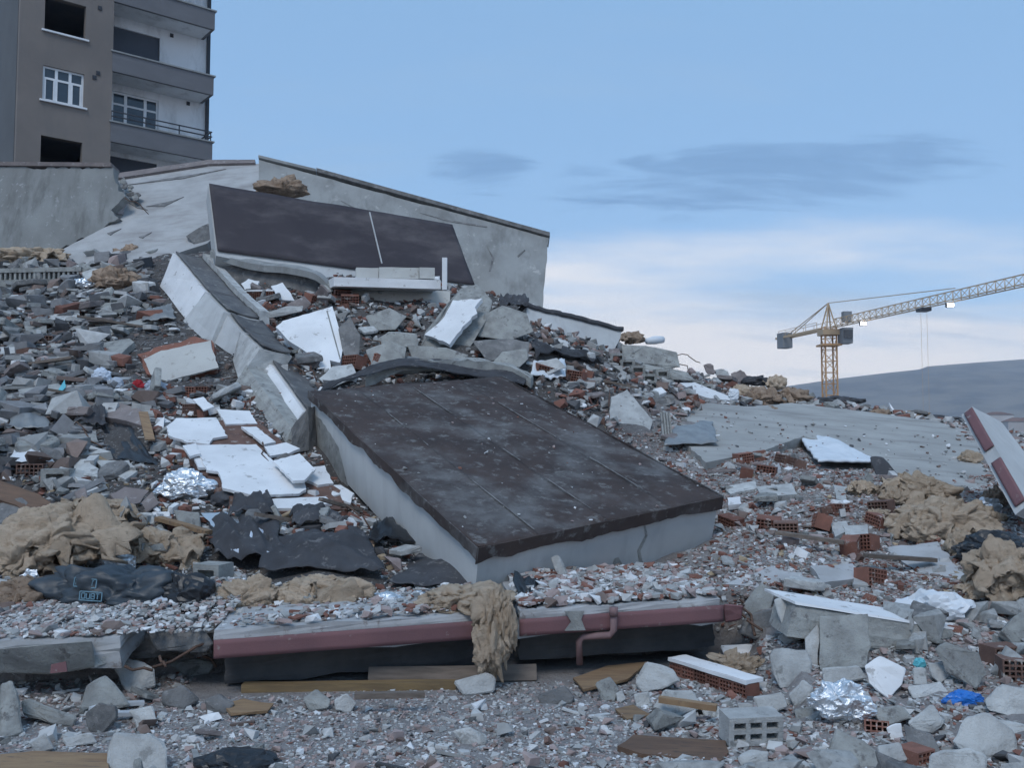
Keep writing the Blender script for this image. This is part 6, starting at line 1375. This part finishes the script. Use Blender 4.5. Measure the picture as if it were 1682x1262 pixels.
KIND = {'concrete_chunk': ('chunk', [('grey', GREY), ('pale', PALEC), ('dark', DARKC)], 'concrete chunk', (.10, .30)), 'slab_piece': ('slab', [('grey', GREY), ('dark', DARKC), ('brownish', BROWNC), ('pale', PALEC)], 'slab piece', (.3, .85)),
        'plaster_piece': ('slab', [('white', WHITE), ('cream', CREAM)], 'plaster', (.10, .30)), 'broken_brick': ('block', [('red', BRICK), ('brown', BROWNB)], 'brick', (.12, .26))}
PER = {'concrete_chunk': dict(front=18, corner=88, slope=28, ledge=10, ridge=34, middle=16, heap=12, lower=18), 'slab_piece': dict(front=8, corner=14, slope=44, ledge=8, ridge=24, middle=24, heap=120, lower=44),
       'plaster_piece': dict(front=14, corner=14, slope=36, ledge=14, ridge=20, middle=30, heap=14, lower=26), 'broken_brick': dict(front=6, corner=8, slope=80, ledge=14, ridge=40, middle=44, heap=14, lower=20)}
LMK = [('hollow concrete block', 1233, 1200), ('crumpled foil among boulders', 1385, 1160), ('blue plastic bag', 1580, 1152), ('upright grey block', 1386, 1055), ('white-topped beam', 1450, 1010), ('foreground brick chunk', 1175, 1115), ('orange-brown plywood', 1000, 1110), ('dark wedge chunk', 912, 1145), ('long grey plank', 744, 1108), ('yellowish timber', 560, 1132), ('white twin-peaked rock', 225, 1240), ('corner plywood', 80, 1250), ('cone-shaped rock', 170, 1140), ('left border boulder', 15, 1165), ('bottom black bag', 385, 1250), ('flat brown board', 1105, 1228), ('lone gravel stone', 772, 1212), ('largest corner boulder', 1620, 1210), ('wedge-shaped chunk', 1405, 1235), ('pink downpipe', 1000, 1030), ('hanging insulation', 815, 1040), ('insulation rolls', 480, 980), ('printed sack', 180, 980), ('joist block', 350, 950), ('spread felt', 530, 930), ('humped black felt', 780, 950), ('left insulation heap', 80, 900), ('brown plywood', 110, 850), ('foil bundle', 302, 805), ('cracked white plaster', 410, 770), ('tan plank', 240, 730), ('dark hollow', 215, 725), ('cream wall panel', 300, 595), ('red cloth scrap', 229, 636), ('light blue cloth', 167, 618), ('cyan strip', 102, 634), ('wide pale slab', 130, 742), ('ribbed slab edge', 60, 460), ('rectangular pale slab', 106, 524), ('top of the broken beam', 300, 460), ('middle of the broken beam', 380, 550), ('foot of the broken beam', 450, 660), ('white plaster panel', 515, 560), ('small balcony slab', 640, 460), ('torn white wall piece', 745, 520), ('crumbling grey mass', 830, 530), ('black-topped wall panel', 940, 550), ('roof slab rear edge', 750, 610), ('standing red bricks', 950, 615), ('pale tilted panel', 1035, 680), ('ridge slab end', 1070, 585), ('long white flake', 1158, 642), ('ridge insulation', 1270, 650), ('ribbed grille', 1097, 700), ('brick cluster', 1255, 760), ('quilted white cover', 1370, 745), ('roof slab right corner', 1190, 830), ('many-holed brick pair', 1277, 860), ('pale round slabs', 1395, 870), ('upper tan insulation heap', 1505, 808), ('largest tan insulation heap', 1545, 860), ('black sack', 1630, 905), ('border insulation heap', 1645, 955), ('red-edged upturned fragment', 1635, 760), ('brick row before the roof', 955, 950), ('broad pale slab', 1250, 950), ('white plastic sheet', 1535, 1000), ('red slab end', 1200, 1005)]
SEEN = {}
def landmark_label(head, u, v, s, smax):
    size = ('tiny', 'small', 'mid-sized', 'large', 'very large')[min(4, max(0, int((s / smax - .32) / .136)))]; C = sorted(LMK, key=lambda l: (l[1] - u) ** 2 + ((l[2] - v) * 1.6) ** 2)
    for k in range(12):
        l = C[k]; a = math.degrees(math.atan2(-(v - l[2]) * 1.6, u - l[1])) % 360
        rel = ('right of', 'upper right of', 'above', 'upper left of', 'left of', 'lower left of', 'below', 'lower right of')[int((a + 22.5) // 45) % 8]
        t_ = '%s %s, %s the %s' % (size, head, rel, l[0])
        if t_ not in SEEN: break
    SEEN[t_] = 1; return t_
TV = {}
for kn, (sh, cols, cat, (s0, s1)) in KIND.items():
    for ci, (cn, m) in enumerate(cols):
        for k in range(6): TV[kn, ci, k] = me_of(kn, TM[sh][(k + ci * 3) % len(TM[sh])], m, k + ci * 10)
xs_, ys_, zs_, us_, vs2 = sample(90000, .3, 77, None, 25, 1.1); zz_ = zone_of(us_, vs2); NN = normals(xs_, ys_); g_ = np.random.default_rng(5); RM = rand_rot(g_, len(xs_), .2, NN * .4 + np.array([0, 0, .6])); RM2 = rand_rot(g_, len(xs_), .75, NN); tl_ = g_.random(len(xs_)) < .35; RM[tl_] = RM2[tl_]
big_ok = clear(us_, vs2, .16 * F / ys_); used = 0; order = g_.permutation(len(xs_)); byz = {k: [i for i in order if zz_[i] == k and big_ok[i]] for k in ZW}
for kn, (sh, cols, cat, (s0, s1)) in KIND.items():
    for zk, cnt in PER[kn].items():
        for c in range(cnt):
            if not byz[zk]: break
            i = byz[zk].pop(); ci = int(g_.integers(0, len(cols))) if g_.random() < .75 else 0; ci = 1 if zk == 'corner' and kn == 'concrete_chunk' and g_.random() < .7 else ci; s = s0 + (s1 - s0) * g_.random() ** 1.7
            s *= SZ[zk] * (1.9 if zk == 'corner' and kn == 'concrete_chunk' else 1)
            p = Vector((xs_[i], ys_[i], zs_[i])) + Vector(NN[i]) * s * (.16 + .12 * g_.random() if sh == 'slab' else .25); M = Matrix([list(r) for r in RM[i]])
            put(kn, TV[kn, ci, int(g_.integers(0, 6))], p, M, landmark_label({'concrete_chunk': '%s concrete chunk', 'slab_piece': '%s slab piece', 'plaster_piece': '%s plaster piece', 'broken_brick': '%s broken brick'}[kn] % cols[ci][0], us_[i], vs2[i], s, s1 * SZ[zk] * (1.9 if zk == 'corner' and kn == 'concrete_chunk' else 1)), cat, s, 'loose debris %s' % ZP[zk])

# ------------------------------------------------------------------ haze
def haze():
    m = bpy.data.materials.new('haze_air'); m.use_nodes = True; nt = m.node_tree
    for n in list(nt.nodes): nt.nodes.remove(n)
    out = nt.nodes.new('ShaderNodeOutputMaterial'); v = nt.nodes.new('ShaderNodeVolumePrincipled')
    v.inputs['Color'].default_value = (.80, .87, 1.0, 1); v.inputs['Density'].default_value = HAZE_D; v.inputs['Anisotropy'].default_value = 0.0
    nt.links.new(v.outputs[0], out.inputs['Volume'])
    o = obj('haze', *[(lambda b: (list(b[0]) + list(b[1]), BOXF))(aabox(-6500, 6500, -3600, 3700, -40, 420))][0], m)
    tag(o, 'thin bluish haze in the air over the plain', 'haze', kind='stuff')
HAZE_D = 0.00018
haze()
